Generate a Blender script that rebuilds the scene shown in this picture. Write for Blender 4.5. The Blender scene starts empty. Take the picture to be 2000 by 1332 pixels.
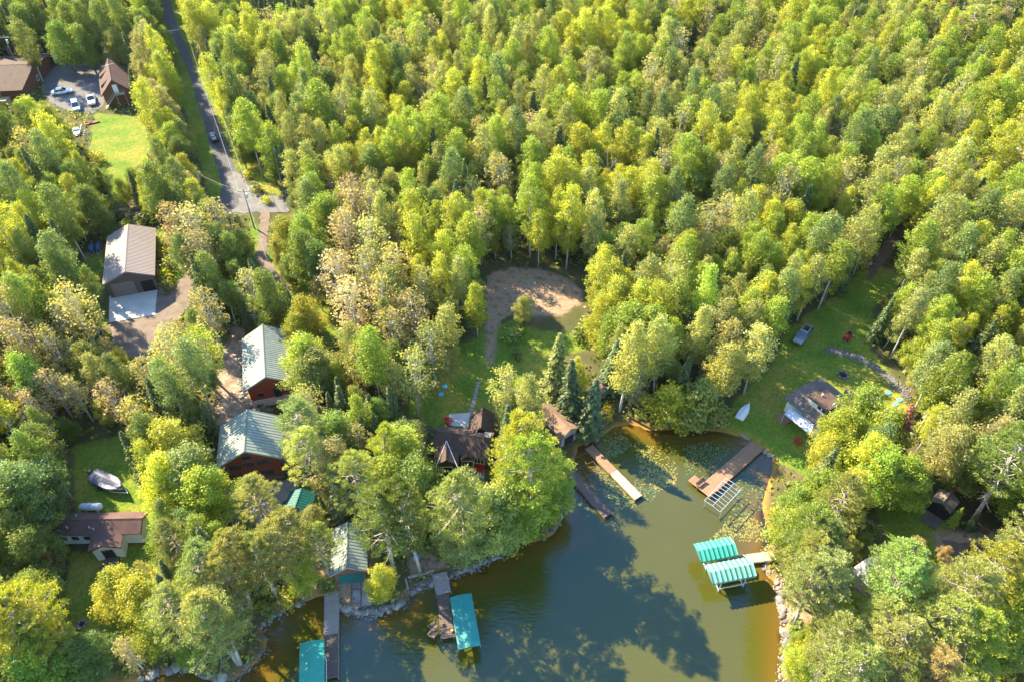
import bpy, math, random
import numpy as np
from mathutils import Vector, Matrix
from mathutils.geometry import delaunay_2d_cdt

# ------------------------------------------------------------------ camera, sky, sun, exposure
scene = bpy.context.scene
C = scene.collection
CAM_H, PITCH, FPX = 90.0, math.radians(44.0), 1450.0
cam_d = bpy.data.cameras.new('camera'); cam = bpy.data.objects.new('camera', cam_d); C.objects.link(cam)
cam.location = (0, 0, CAM_H); cam.rotation_euler = (math.radians(90) - PITCH, 0, 0)
cam_d.sensor_width = 36; cam_d.lens = FPX / 2000 * 36; cam_d.clip_end = 6000; cam_d.clip_start = 1
scene.camera = cam
scene.cycles.diffuse_bounces = 6; scene.cycles.transmission_bounces = 6; scene.cycles.max_bounces = 10
SUN_EL, SUN_AZ = math.radians(37), math.radians(-50)       # azimuth clockwise from +Y
world = bpy.data.worlds.new('World'); scene.world = world; world.use_nodes = True
wn = world.node_tree
bg = wn.nodes['Background']; bg.inputs['Strength'].default_value = 0.15
sky = wn.nodes.new('ShaderNodeTexSky'); sky.sky_type = 'NISHITA'; sky.sun_disc = False
sky.sun_elevation = SUN_EL; sky.sun_rotation = SUN_AZ % (2 * math.pi); sky.ozone_density = 5.0; sky.air_density = 1.2; sky.dust_density = 0.1
wn.links.new(sky.outputs['Color'], bg.inputs['Color'])
sun_d = bpy.data.lights.new('sun', 'SUN'); sun = bpy.data.objects.new('sun', sun_d); C.objects.link(sun)
sun_d.energy = 5.0; sun_d.angle = math.radians(0.5); sun_d.color = (1.0, 0.87, 0.62)
to_sun = Vector((math.cos(SUN_EL) * math.sin(SUN_AZ), math.cos(SUN_EL) * math.cos(SUN_AZ), math.sin(SUN_EL)))
sun.rotation_euler = (-to_sun).to_track_quat('-Z', 'Y').to_euler(); sun.location = (-80, 80, 150)
vs = scene.view_settings; vs.view_transform = 'Standard'; vs.look = 'None'; vs.exposure = 2.22; vs.gamma = 1.0; vs.use_curve_mapping = False

R = random.Random(7); NR = np.random.default_rng(7)
SP, CP = math.sin(PITCH), math.cos(PITCH)

# ------------------------------------------------------------------ pixels of the photograph to places on the ground
def ray(x, y):
    a, b = (x - 1000) / FPX, (666 - y) / FPX
    return np.array([a, b * SP + CP, b * CP - SP])
def pz(x, y, z):
    d = ray(x, y); t = (z - CAM_H) / d[2]
    return np.array([d[0] * t, d[1] * t, z])
def proj(X, Y, Z):
    dz = Z - CAM_H
    f = Y * CP - dz * SP; u = Y * SP + dz * CP
    return 1000 + FPX * X / f, 666 - FPX * u / f
def inpoly(X, Y, P):
    X = np.asarray(X, float); Y = np.asarray(Y, float); r = np.zeros(X.shape, bool); n = len(P)
    for i in range(n):
        x1, y1 = P[i][0], P[i][1]; x2, y2 = P[(i + 1) % n][0], P[(i + 1) % n][1]
        if y1 == y2: continue
        c = ((y1 > Y) != (y2 > Y)) & (X < (x2 - x1) * (Y - y1) / (y2 - y1) + x1)
        r ^= c
    return r
def distpoly(X, Y, P):
    X = np.asarray(X, float); Y = np.asarray(Y, float); best = np.full(X.shape, 1e9); n = len(P)
    for i in range(n):
        ax, ay = P[i][0], P[i][1]; bx, by = P[(i + 1) % n][0], P[(i + 1) % n][1]
        dx, dy = bx - ax, by - ay; L = dx * dx + dy * dy + 1e-9
        t = np.clip(((X - ax) * dx + (Y - ay) * dy) / L, 0, 1)
        best = np.minimum(best, (X - ax - t * dx) ** 2 + (Y - ay - t * dy) ** 2)
    return np.sqrt(best)

SHORE = [(200,1337),(280,1326),(330,1312),(375,1302),(400,1322),(440,1327),(467,1322),(497,1294),(522,1262),(507,1226),(545,1198),(595,1171),
 (634,1160),(664,1186),(700,1200),(752,1193),(788,1176),(802,1154),(845,1136),(884,1124),(930,1106),(978,1082),(1000,1052),(1040,1058),(1080,1042),(1094,1018),
 (1088,985),(1106,935),(1122,890),(1130,866),(1152,864),(1178,848),(1200,832),(1232,826),(1268,838),(1320,836),(1380,838),(1432,846),(1464,858),(1490,874),
 (1508,892),(1512,915),(1500,950),(1490,985),(1502,1030),(1508,1060),(1494,1085),(1500,1122),(1520,1142),(1526,1180),(1534,1230),(1532,1280),(1526,1334)]
LAKE = [tuple(pz(x, y, 0)[:2]) for x, y in SHORE]
LAKE += [(38, 24), (48, 24)] + [tuple(pz(x, y, 0)[:2]) for x, y in [(1893,1350),(1915,1314),(1960,1314),(2040,1300),(2120,1290)]] + [(95, 10), (160, -90), (160, -260), (-220, -260), (-220, -60), (-70, 18)]

def axis(lo, hi, step, far):
    c = list(np.arange(lo, hi + 1e-6, step)); s = step
    while c[-1] < far: s *= 1.35; c.append(c[-1] + s)
    s = step
    while c[0] > -far: s *= 1.35; c.insert(0, c[0] - s)
    return np.array(c)
GX = axis(-190, 190, 1.0, 2600); GY = axis(20, 290, 1.0, 2600)
MX, MY = np.meshgrid(GX, GY)
SD = distpoly(MX, MY, LAKE); SD = np.where(inpoly(MX, MY, LAKE), -SD, SD)
def land(sd):
    s = np.maximum(sd, 0)
    return np.where(sd > 0, 0.55 * (1 - np.exp(-s / 1.3)) + 5.0 * (1 - np.exp(-s / 70)), np.maximum(sd * 0.16, -3.2))
MZ = land(SD)
def grid_at(G, x, y):
    x = np.asarray(x, float); y = np.asarray(y, float)
    i = np.clip(np.searchsorted(GX, x) - 1, 0, len(GX) - 2); j = np.clip(np.searchsorted(GY, y) - 1, 0, len(GY) - 2)
    u = np.clip((x - GX[i]) / (GX[i + 1] - GX[i]), 0, 1); v = np.clip((y - GY[j]) / (GY[j + 1] - GY[j]), 0, 1)
    return (G[j, i] * (1 - u) + G[j, i + 1] * u) * (1 - v) + (G[j + 1, i] * (1 - u) + G[j + 1, i + 1] * u) * v
def H(x, y): return grid_at(MZ, x, y)
def pg(x, y, dz=0.0, floor=-9):
    """world point where the pixel's ray meets the ground raised by dz"""
    z = 2.0
    for _ in range(12):
        p = pz(x, y, z + dz); z = max(float(H(p[0], p[1])), floor)
    p = pz(x, y, z + dz); return Vector((p[0], p[1], z + dz))

# ------------------------------------------------------------------ materials
def mat(name, c1, c2=None, scale=3.0, rough=0.8, metal=0.0, spec=0.3, bump=0.0, detail=5, stretch=None, bscale=None):
    m = bpy.data.materials.new(name); m.use_nodes = True; nt = m.node_tree; b = nt.nodes['Principled BSDF']
    b.inputs['Roughness'].default_value = rough; b.inputs['Metallic'].default_value = metal; b.inputs['Specular IOR Level'].default_value = spec
    if c2 is None: c2 = tuple(min(1, v * 0.75) for v in c1)
    tc = nt.nodes.new('ShaderNodeTexCoord'); mp = nt.nodes.new('ShaderNodeMapping')
    if stretch: mp.inputs['Scale'].default_value = stretch
    nz = nt.nodes.new('ShaderNodeTexNoise'); nz.inputs['Scale'].default_value = scale; nz.inputs['Detail'].default_value = detail; nz.inputs['Roughness'].default_value = .65
    rp = nt.nodes.new('ShaderNodeValToRGB'); rp.color_ramp.elements[0].position = .35; rp.color_ramp.elements[1].position = .68
    rp.color_ramp.elements[0].color = (*c1, 1); rp.color_ramp.elements[1].color = (*c2, 1)
    L = nt.links.new
    L(tc.outputs['Object'], mp.inputs['Vector']); L(mp.outputs['Vector'], nz.inputs['Vector']); L(nz.outputs['Fac'], rp.inputs['Fac']); L(rp.outputs['Color'], b.inputs['Base Color'])
    if bump:
        n2 = nt.nodes.new('ShaderNodeTexNoise'); n2.inputs['Scale'].default_value = bscale or scale * 3; n2.inputs['Detail'].default_value = 4
        bp = nt.nodes.new('ShaderNodeBump'); bp.inputs['Strength'].default_value = bump; bp.inputs['Distance'].default_value = .1
        L(mp.outputs['Vector'], n2.inputs['Vector']); L(n2.outputs['Fac'], bp.inputs['Height']); L(bp.outputs['Normal'], b.inputs['Normal'])
    return m
def leaf_mat(name, trans=0.5, gloss=0.02):
    m = bpy.data.materials.new(name); m.use_nodes = True; nt = m.node_tree; nt.nodes.clear(); L = nt.links.new
    out = nt.nodes.new('ShaderNodeOutputMaterial'); at = nt.nodes.new('ShaderNodeAttribute'); at.attribute_name = 'tone'
    oi = nt.nodes.new('ShaderNodeObjectInfo'); mx = nt.nodes.new('ShaderNodeMix'); mx.data_type = 'RGBA'; mx.blend_type = 'MULTIPLY'; mx.inputs[0].default_value = 1
    vr = nt.nodes.new('ShaderNodeMapRange'); vr.inputs[3].default_value = .82; vr.inputs[4].default_value = 1.18; L(oi.outputs['Random'], vr.inputs[0]); vm = nt.nodes.new('ShaderNodeVectorMath'); vm.operation = 'SCALE'; L(oi.outputs['Color'], vm.inputs[0]); L(vr.outputs[0], vm.inputs[3])
    L(at.outputs['Color'], mx.inputs[6]); L(vm.outputs[0], mx.inputs[7])
    df = nt.nodes.new('ShaderNodeBsdfDiffuse'); tr = nt.nodes.new('ShaderNodeBsdfTranslucent'); gl = nt.nodes.new('ShaderNodeBsdfGlossy'); gl.inputs['Roughness'].default_value = .45
    warm = nt.nodes.new('ShaderNodeMix'); warm.data_type = 'RGBA'; warm.blend_type = 'MULTIPLY'; warm.inputs[0].default_value = 1; warm.inputs[7].default_value = (1.35, 1.3, .6, 1)
    L(mx.outputs[2], warm.inputs[6]); L(mx.outputs[2], df.inputs['Color']); L(warm.outputs[2], tr.inputs['Color'])
    m1 = nt.nodes.new('ShaderNodeMixShader'); m1.inputs[0].default_value = trans; L(df.outputs[0], m1.inputs[1]); L(tr.outputs[0], m1.inputs[2])
    m2 = nt.nodes.new('ShaderNodeMixShader'); m2.inputs[0].default_value = gloss; L(m1.outputs[0], m2.inputs[1]); L(gl.outputs[0], m2.inputs[2])
    L(m2.outputs[0], out.inputs['Surface']); return m
M = {
 'leaf': leaf_mat('leaf'), 'needle': leaf_mat('needle', .4, .02),
 'bark': mat('bark', (.17,.14,.11), (.09,.075,.06), 2, .95, bump=.4), 'birch': mat('birch_bark', (.55,.52,.46), (.25,.22,.19), 2.5, .9, bump=.2),
 'pinebark': mat('pine_bark', (.40,.335,.27), (.25,.2,.16), 2, .95, bump=.4), 'dead': mat('dead_wood', (.36,.33,.29), (.24,.21,.18), 2, .95),
 'asphalt': mat('asphalt', (.085,.083,.085), (.06,.058,.06), .8, .9, bump=.15, bscale=14), 'gravel': mat('gravel', (.18,.135,.10), (.115,.085,.06), .6, .95, bump=.3, bscale=9),
 'sand': mat('dirt', (.33,.245,.175), (.135,.095,.06), .9, .95, bump=.3, bscale=6), 'concrete': mat('concrete', (.48,.45,.40), (.36,.34,.31), .5, .85, bump=.05),
 'yard': mat('packed_yard', (.13,.12,.115), (.085,.08,.08), .5, .95, bump=.2, bscale=8), 'junction': mat('worn_asphalt', (.16,.15,.14), (.11,.105,.10), .5, .95, bump=.1, bscale=10), 'patio': mat('paving', (.26,.235,.215), (.18,.165,.155), .9, .85, bump=.1), 'soil': mat('soil', (.17,.115,.075), (.10,.07,.045), .6, .95, bump=.3),
 'brownmetal': mat('brown_metal_roof', (.28,.225,.185), (.255,.205,.17), .3, .6, spec=.3), 'brownwall': mat('brown_metal_wall', (.13,.095,.07), (.10,.075,.058), .5, .6),
 'skylight': mat('skylight_panel', (.55,.53,.50), (.48,.46,.43), 1, .4), 'sagemetal': mat('sage_metal_roof', (.25,.275,.215), (.2,.225,.175), .9, .6, spec=.3),
 'greymetal': mat('green_grey_metal_roof', (.255,.285,.245), (.17,.2,.17), .9, .6, spec=.3), 'rib': mat('roof_rib', (.155,.18,.14), (.125,.15,.12), 1, .6),
 'brownrib': mat('brown_rib', (.225,.178,.146), (.2,.158,.13), 1, .6), 'teal': mat('teal_roof', (.012,.105,.085), (.01,.085,.07), .5, .5),
 'log': mat('log_wall', (.23,.055,.025), (.165,.04,.018), 1.5, .6, bump=.3, stretch=(.3, .3, 6)), 'brownlog': mat('brown_wood_wall', (.17,.075,.04), (.12,.05,.028), 2, .7, stretch=(.3, .3, 5)),
 'shingle': mat('brown_shingle', (.09,.056,.04), (.055,.035,.027), 1.2, .9, bump=.3, bscale=8), 'redshingle': mat('red_brown_shingle', (.12,.066,.055), (.075,.043,.036), 1, .9, bump=.3, bscale=8),
 'tanshingle': mat('tan_shingle', (.25,.155,.095), (.15,.095,.06), 1, .9, bump=.3, bscale=8), 'paleroof': mat('pale_roof', (.62,.55,.47), (.5,.43,.36), .7, .8),
 'greyshingle': mat('grey_shingle', (.15,.118,.095), (.095,.075,.062), 1, .9, bump=.3, bscale=8),
 'white': mat('white_paint', (.78,.77,.73), (.70,.69,.65), 1, .6), 'cream': mat('cream_wall', (.68,.62,.48), (.6,.54,.42), 1, .7), 'tan': mat('tan_wall', (.5,.36,.22), (.42,.3,.18), 1, .8),
 'glass': mat('window_glass', (.025,.035,.045), (.02,.025,.03), 1, .08, spec=.8), 'darkglass': mat('car_glass', (.02,.025,.03), (.015,.02,.025), 1, .06, spec=.9),
 'trimwhite': mat('trim', (.7,.68,.62), (.62,.6,.55), 1, .6), 'flash': mat('flashing', (.55,.58,.6), (.48,.5,.52), 1, .4, metal=.4), 'dark': mat('dark_opening', (.02,.018,.016), (.015,.014,.013), 1, .9),
 'stone': mat('stone', (.175,.16,.14), (.085,.08,.07), 1.3, .9, bump=.4), 'palestone': mat('pale_stone', (.29,.25,.205), (.17,.15,.12), 1.3, .9, bump=.4),
 'darkdeck': mat('dark_plank', (.135,.098,.08), (.085,.063,.053), 1.5, .85, stretch=(1, 1, 1)), 'browndeck': mat('brown_plank', (.29,.165,.095), (.19,.105,.062), 1.2, .8), 'paledeck': mat('pale_plank', (.42,.34,.25), (.30,.24,.175), 1.2, .8),
 'greydeck': mat('grey_plank', (.30,.26,.22), (.21,.18,.155), 1.2, .85), 'alu': mat('aluminium', (.72,.73,.74), (.62,.63,.64), 2, .35, metal=.5), 'liftgrey': mat('dull_galvanised_steel', (.36,.39,.43), (.27,.29,.33), 2, .5, metal=.4), 'rust': mat('rusty_steel', (.17,.10,.07), (.11,.07,.05), 3, .8, metal=.3),
 'canteal': mat('teal_vinyl', (.016,.21,.17), (.03,.16,.14), 1.6, .5), 'canteal2': mat('green_vinyl', (.022,.26,.175), (.035,.20,.15), 1.6, .5), 'canpale': mat('faded_green_vinyl', (.11,.27,.21), (.075,.215,.165), 1.6, .6),
 'carwhite': mat('white_car_paint', (.74,.74,.72), (.7,.7,.69), 1, .25, spec=.6), 'carblue': mat('pale_blue_car_paint', (.35,.46,.56), (.32,.42,.52), 1, .25, spec=.6), 'carsilver': mat('silver_car_paint', (.25,.30,.34), (.22,.26,.30), 1, .25, metal=.4, spec=.6),
 'carblack': mat('black_paint', (.015,.016,.02), (.02,.021,.025), 1, .3, spec=.5), 'tyre': mat('rubber', (.018,.018,.018), (.025,.025,.025), 4, .9), 'rim': mat('wheel_rim', (.5,.5,.5), (.4,.4,.4), 4, .35, metal=.6),
 'red': mat('red_paint', (.5,.025,.03), (.42,.02,.025), 2, .45), 'blue': mat('blue_plastic', (.10,.42,.62), (.08,.35,.55), 2, .5), 'darkblue': mat('blue_tarp', (.06,.10,.22), (.04,.07,.16), 2, .6),
 'cover': mat('grey_boat_cover', (.2,.2,.24), (.1,.1,.13), 1.5, .7, bump=.5), 'tank': mat('tank_paint', (.55,.57,.58), (.46,.48,.5), 1.5, .45), 'tarp': mat('white_tarp', (.46,.46,.47), (.34,.35,.37), 1.2, .5, bump=.6, bscale=2),
 'wire': mat('power_cable', (.25,.24,.22), (.2,.19,.18), 1, .6), 'pole': mat('weathered_pole', (.30,.26,.21), (.22,.19,.16), 2, .9), 'lamp': mat('lamp_housing', (.6,.6,.6), (.5,.5,.5), 1, .4), 'yellow': mat('yellow_plastic', (.6,.4,.04), (.5,.32,.03), 2, .5),
 'pad': leaf_mat('lily_leaf', .1, .08), 'orange': mat('rust_orange', (.5,.18,.04), (.4,.14,.03), 2, .7),
}

# ------------------------------------------------------------------ mesh helpers
class MB:
    def __init__(s): s.v = []; s.f = []
    def add(s, vs, fs):
        n = len(s.v); s.v += [tuple(v) for v in vs]; s.f += [tuple(n + i for i in f) for f in fs]; return s
    def box(s, x0, x1, y0, y1, z0, z1):
        return s.add([(x0,y0,z0),(x1,y0,z0),(x1,y1,z0),(x0,y1,z0),(x0,y0,z1),(x1,y0,z1),(x1,y1,z1),(x0,y1,z1)], [(0,3,2,1),(4,5,6,7),(0,1,5,4),(1,2,6,5),(2,3,7,6),(3,0,4,7)])
    def tube(s, path, rad, n=6, cap=True):
        path = [Vector(p) for p in path]; rad = rad if hasattr(rad, '__len__') else [rad] * len(path); rings = []
        for i, p in enumerate(path):
            d = (path[min(i + 1, len(path) - 1)] - path[max(i - 1, 0)]).normalized()
            a = d.orthogonal().normalized() if i == 0 else (a0 - d * a0.dot(d)).normalized()
            a0 = a; b = d.cross(a)
            rings.append([p + (a * math.cos(t) + b * math.sin(t)) * rad[i] for t in [2 * math.pi * k / n for k in range(n)]])
        vs = [v for r in rings for v in r]; fs = []
        for i in range(len(path) - 1):
            for k in range(n): fs.append((i*n+k, i*n+(k+1)%n, (i+1)*n+(k+1)%n, (i+1)*n+k))
        if cap: fs.append(tuple(range(n))[::-1]); fs.append(tuple((len(path)-1)*n + k for k in range(n)))
        return s.add(vs, fs)
    def loft(s, rings, cap=True):
        n = len(rings[0]); vs = [v for r in rings for v in r]; fs = []
        for i in range(len(rings) - 1):
            for k in range(n): fs.append((i*n+k, i*n+(k+1)%n, (i+1)*n+(k+1)%n, (i+1)*n+k))
        if cap: fs.append(tuple(range(n))[::-1]); fs.append(tuple((len(rings)-1)*n + k for k in range(n)))
        return s.add(vs, fs)
    def prism(s, poly, a, b, ax='y'):
        f = {'y': lambda p, t: (p[0], t, p[1]), 'x': lambda p, t: (t, p[0], p[1]), 'z': lambda p, t: (p[0], p[1], t)}[ax]
        return s.loft([[f(p, a) for p in poly], [f(p, b) for p in poly]])
    def build(s, name, m, parent=None, smooth=False):
        me = bpy.data.meshes.new(name); me.from_pydata(s.v, [], s.f); me.update()
        if smooth: me.shade_smooth()
        return link(name, me, m, parent)
def link(name, me, m, parent=None):
    if m is not None and not me.materials: me.materials.append(M[m] if isinstance(m, str) else m)
    o = bpy.data.objects.new(name, me); C.objects.link(o)
    if parent: o.parent = parent
    return o
def tag(o, label=None, cat=None, group=None, kind=None):
    if label: o['label'] = label
    if cat: o['category'] = cat
    if group: o['group'] = group
    if kind: o['kind'] = kind
    return o
def thing(name, label, cat, loc, rz=0.0, group=None):
    o = bpy.data.objects.new(name, None); C.objects.link(o); o.empty_display_size = .5
    o.location = loc; o.rotation_euler = (0, 0, rz); return tag(o, label, cat, group)
def bx(name, m, parent, *a): return MB().box(*a).build(name, m, parent)
def between(pa, pb, dz=0.0, floor=-9):
    """midpoint, heading (local +y from a to b) and length of a thing seen from pixel a to pixel b"""
    a, b = pg(*pa, dz, floor), pg(*pb, dz, floor); d = b - a; mid = (a + b) / 2
    return mid, math.atan2(-d.x, d.y), math.hypot(d.x, d.y)

# ------------------------------------------------------------------ the ground
LAWNS = [[(945,640),(1000,625),(1060,648),(1160,655),(1166,680),(1112,692),(1080,720),(1040,770),(990,810),(940,822),(850,836),(795,805),(815,730),(870,680),(930,660)],
 [(1690,515),(1740,525),(1772,545),(1705,600),(1700,680),(1740,730),(1772,768),(1765,805),(1720,800),(1650,870),(1570,930),(1512,895),(1455,855),(1415,835),(1440,775),(1490,735),(1520,690),(1530,650),(1600,600),(1660,550)],
 [(185,222),(282,232),(296,300),(255,335),(225,400),(190,340),(175,290)],[(160,500),(200,480),(200,600),(220,640),(190,640),(160,560)],[(306,440),(345,460),(372,540),(345,560),(308,560)],
 [(140,870),(240,850),(300,900),(340,1000),(300,1060),(280,1000),(150,1000)],[(140,1080),(300,1060),(310,1130),(250,1240),(170,1280),(120,1250)],[(330,990),(440,960),(440,1060),(400,1080),(320,1060)],
 [(600,930),(700,930),(720,1020),(640,1030),(600,1000)],[(590,530),(660,535),(670,660),(620,700),(560,640),(560,570)],[(1700,960),(1800,950),(1860,1040),(1840,1090),(1740,1080)],[(1800,1090),(1880,1080),(1860,1140),(1820,1150)],
 [(490,415),(560,560),(600,620),(540,620),(480,520)],[(180,130),(270,95),(290,120),(260,140),(200,140)],[(300,0),(345,0),(490,420),(420,420)],[(330,0),(356,0),(560,385),(520,378),(470,330)]]
DIRTS = [[(1415,85),(1480,85),(1485,122),(1420,124)],[(1885,284),(1955,280),(1968,320),(1895,325)],[(955,530),(1000,522),(1060,527),(1108,545),(1138,565),(1132,595),(1100,615),(1050,618),(1000,612),(975,630),(966,680),(962,715),(948,710),(950,650),(948,600),(950,560)],[(400,395),(440,395),(430,425),(400,425)],[(620,700),(640,760),(720,770),(700,700)],[(800,1040),(880,1050),(870,1110),(800,1120)],[(430,640),(480,640),(500,820),(420,830)],[(1820,1040),(1990,1040),(1990,1120),(1850,1110)],[(1530,1150),(1580,1150),(1640,1240),(1560,1260),(1530,1230)],[(690,1020),(720,1020),(740,1130),(690,1190),(660,1170)],[(560,1120),(640,1100),(650,1160),(520,1220)]]
def world_poly(P, dz=0.0): return [tuple(pg(x, y, dz))[:2] for x, y in P]
def weight(polys, soft):
    w = np.zeros(MX.shape)
    for P in polys:
        W = world_poly(P); d = distpoly(MX, MY, W); d = np.where(inpoly(MX, MY, W), d, -d)
        w = np.maximum(w, np.clip(.5 + d / soft, 0, 1))
    return w
WL, WD = weight(LAWNS, 4.0), weight(DIRTS, 5.0)
def make_grid_mesh(name, mask, Z, attrs):
    nj, ni = MX.shape; keep = mask[:-1, :-1] | mask[1:, :-1] | mask[:-1, 1:] | mask[1:, 1:]
    idx = np.arange(nj * ni).reshape(nj, ni); q = np.stack([idx[:-1, :-1], idx[:-1, 1:], idx[1:, 1:], idx[1:, :-1]], -1)[keep]
    used, inv = np.unique(q, return_inverse=True); inv = inv.reshape(q.shape)
    V = np.stack([MX.ravel(), MY.ravel(), Z.ravel()], -1)[used]
    me = bpy.data.meshes.new(name); me.vertices.add(len(V)); me.vertices.foreach_set('co', V.ravel())
    me.loops.add(inv.size); me.loops.foreach_set('vertex_index', inv.ravel().astype(np.int32))
    me.polygons.add(len(inv)); me.polygons.foreach_set('loop_start', np.arange(0, inv.size, 4, dtype=np.int32)); me.update(calc_edges=True)
    for k, a in attrs.items():
        at = me.attributes.new(k, 'FLOAT', 'POINT'); at.data.foreach_set('value', a.ravel()[used].astype(np.float32))
    me.shade_smooth(); return me
def ground_mat():
    m = bpy.data.materials.new('ground'); m.use_nodes = True; nt = m.node_tree; b = nt.nodes['Principled BSDF']; L = nt.links.new
    b.inputs['Roughness'].default_value = .95; b.inputs['Specular IOR Level'].default_value = .1
    tc = nt.nodes.new('ShaderNodeTexCoord')
    def noise(s, d=5):
        n = nt.nodes.new('ShaderNodeTexNoise'); n.inputs['Scale'].default_value = s; n.inputs['Detail'].default_value = d; n.inputs['Roughness'].default_value = .65; L(tc.outputs['Object'], n.inputs['Vector']); return n.outputs['Fac']
    def ramp(f, cols):
        r = nt.nodes.new('ShaderNodeValToRGB'); e = r.color_ramp.elements
        while len(e) < len(cols): e.new(.5)
        for k, (p, c) in enumerate(cols): e[k].position = p; e[k].color = (*c, 1)
        L(f, r.inputs['Fac']); return r.outputs['Color']
    def attr(n): a = nt.nodes.new('ShaderNodeAttribute'); a.attribute_name = n; return a.outputs['Fac']
    def edge(a, nf):
        x = nt.nodes.new('ShaderNodeMath'); x.operation = 'MULTIPLY_ADD'; L(nf, x.inputs[0]); x.inputs[1].default_value = .8; L(a, x.inputs[2])
        r = nt.nodes.new('ShaderNodeMapRange'); r.inputs[1].default_value = .78; r.inputs[2].default_value = 1.0; r.interpolation_type = 'SMOOTHSTEP'; L(x.outputs[0], r.inputs[0]); return r.outputs[0]
    def mix(f, a, c):
        x = nt.nodes.new('ShaderNodeMix'); x.data_type = 'RGBA'; L(f, x.inputs[0]); L(a, x.inputs[6]); L(c, x.inputs[7]); return x.outputs[2]
    floor = ramp(noise(.35), [(.3, (.05,.062,.018)), (.5, (.075,.07,.028)), (.7, (.12,.085,.045))])
    lawn = ramp(noise(.16, 8), [(.3, (.065,.13,.014)), (.48, (.125,.17,.02)), (.7, (.25,.2,.038))])
    dirt = ramp(noise(.5, 8), [(.32, (.12,.075,.045)), (.48, (.31,.2,.13)), (.66, (.12,.11,.04))])
    bed = ramp(noise(.3, 6), [(.3, (.30,.15,.03)), (.5, (.44,.22,.045)), (.7, (.17,.10,.03))])
    e1 = noise(.5, 6)
    gr = nt.nodes.new('ShaderNodeMapRange'); gr.inputs[1].default_value = .3; gr.inputs[2].default_value = .7; gr.inputs[3].default_value = .6; gr.inputs[4].default_value = 1.3; L(noise(2.2, 6), gr.inputs[0]); sc_ = nt.nodes.new('ShaderNodeVectorMath'); sc_.operation = 'SCALE'; L(lawn, sc_.inputs[0]); L(gr.outputs[0], sc_.inputs[3]); lawn = sc_.outputs[0]
    c = mix(edge(attr('lawn'), e1), floor, lawn); c = mix(edge(attr('dirt'), e1), c, dirt); c = mix(attr('wet'), c, bed)
    L(c, b.inputs['Base Color'])
    bp = nt.nodes.new('ShaderNodeBump'); bp.inputs['Strength'].default_value = .5; bp.inputs['Distance'].default_value = .12; L(noise(3.5, 4), bp.inputs['Height']); L(bp.outputs['Normal'], b.inputs['Normal']); return m
tag(link('ground', make_grid_mesh('ground', np.ones(MX.shape, bool), MZ, {'lawn': WL, 'dirt': WD, 'wet': np.clip(.6 - SD / 1.2, 0, 1)}), ground_mat()), 'mown lawns, leaf litter and bare earth under the trees', kind='structure')

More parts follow.
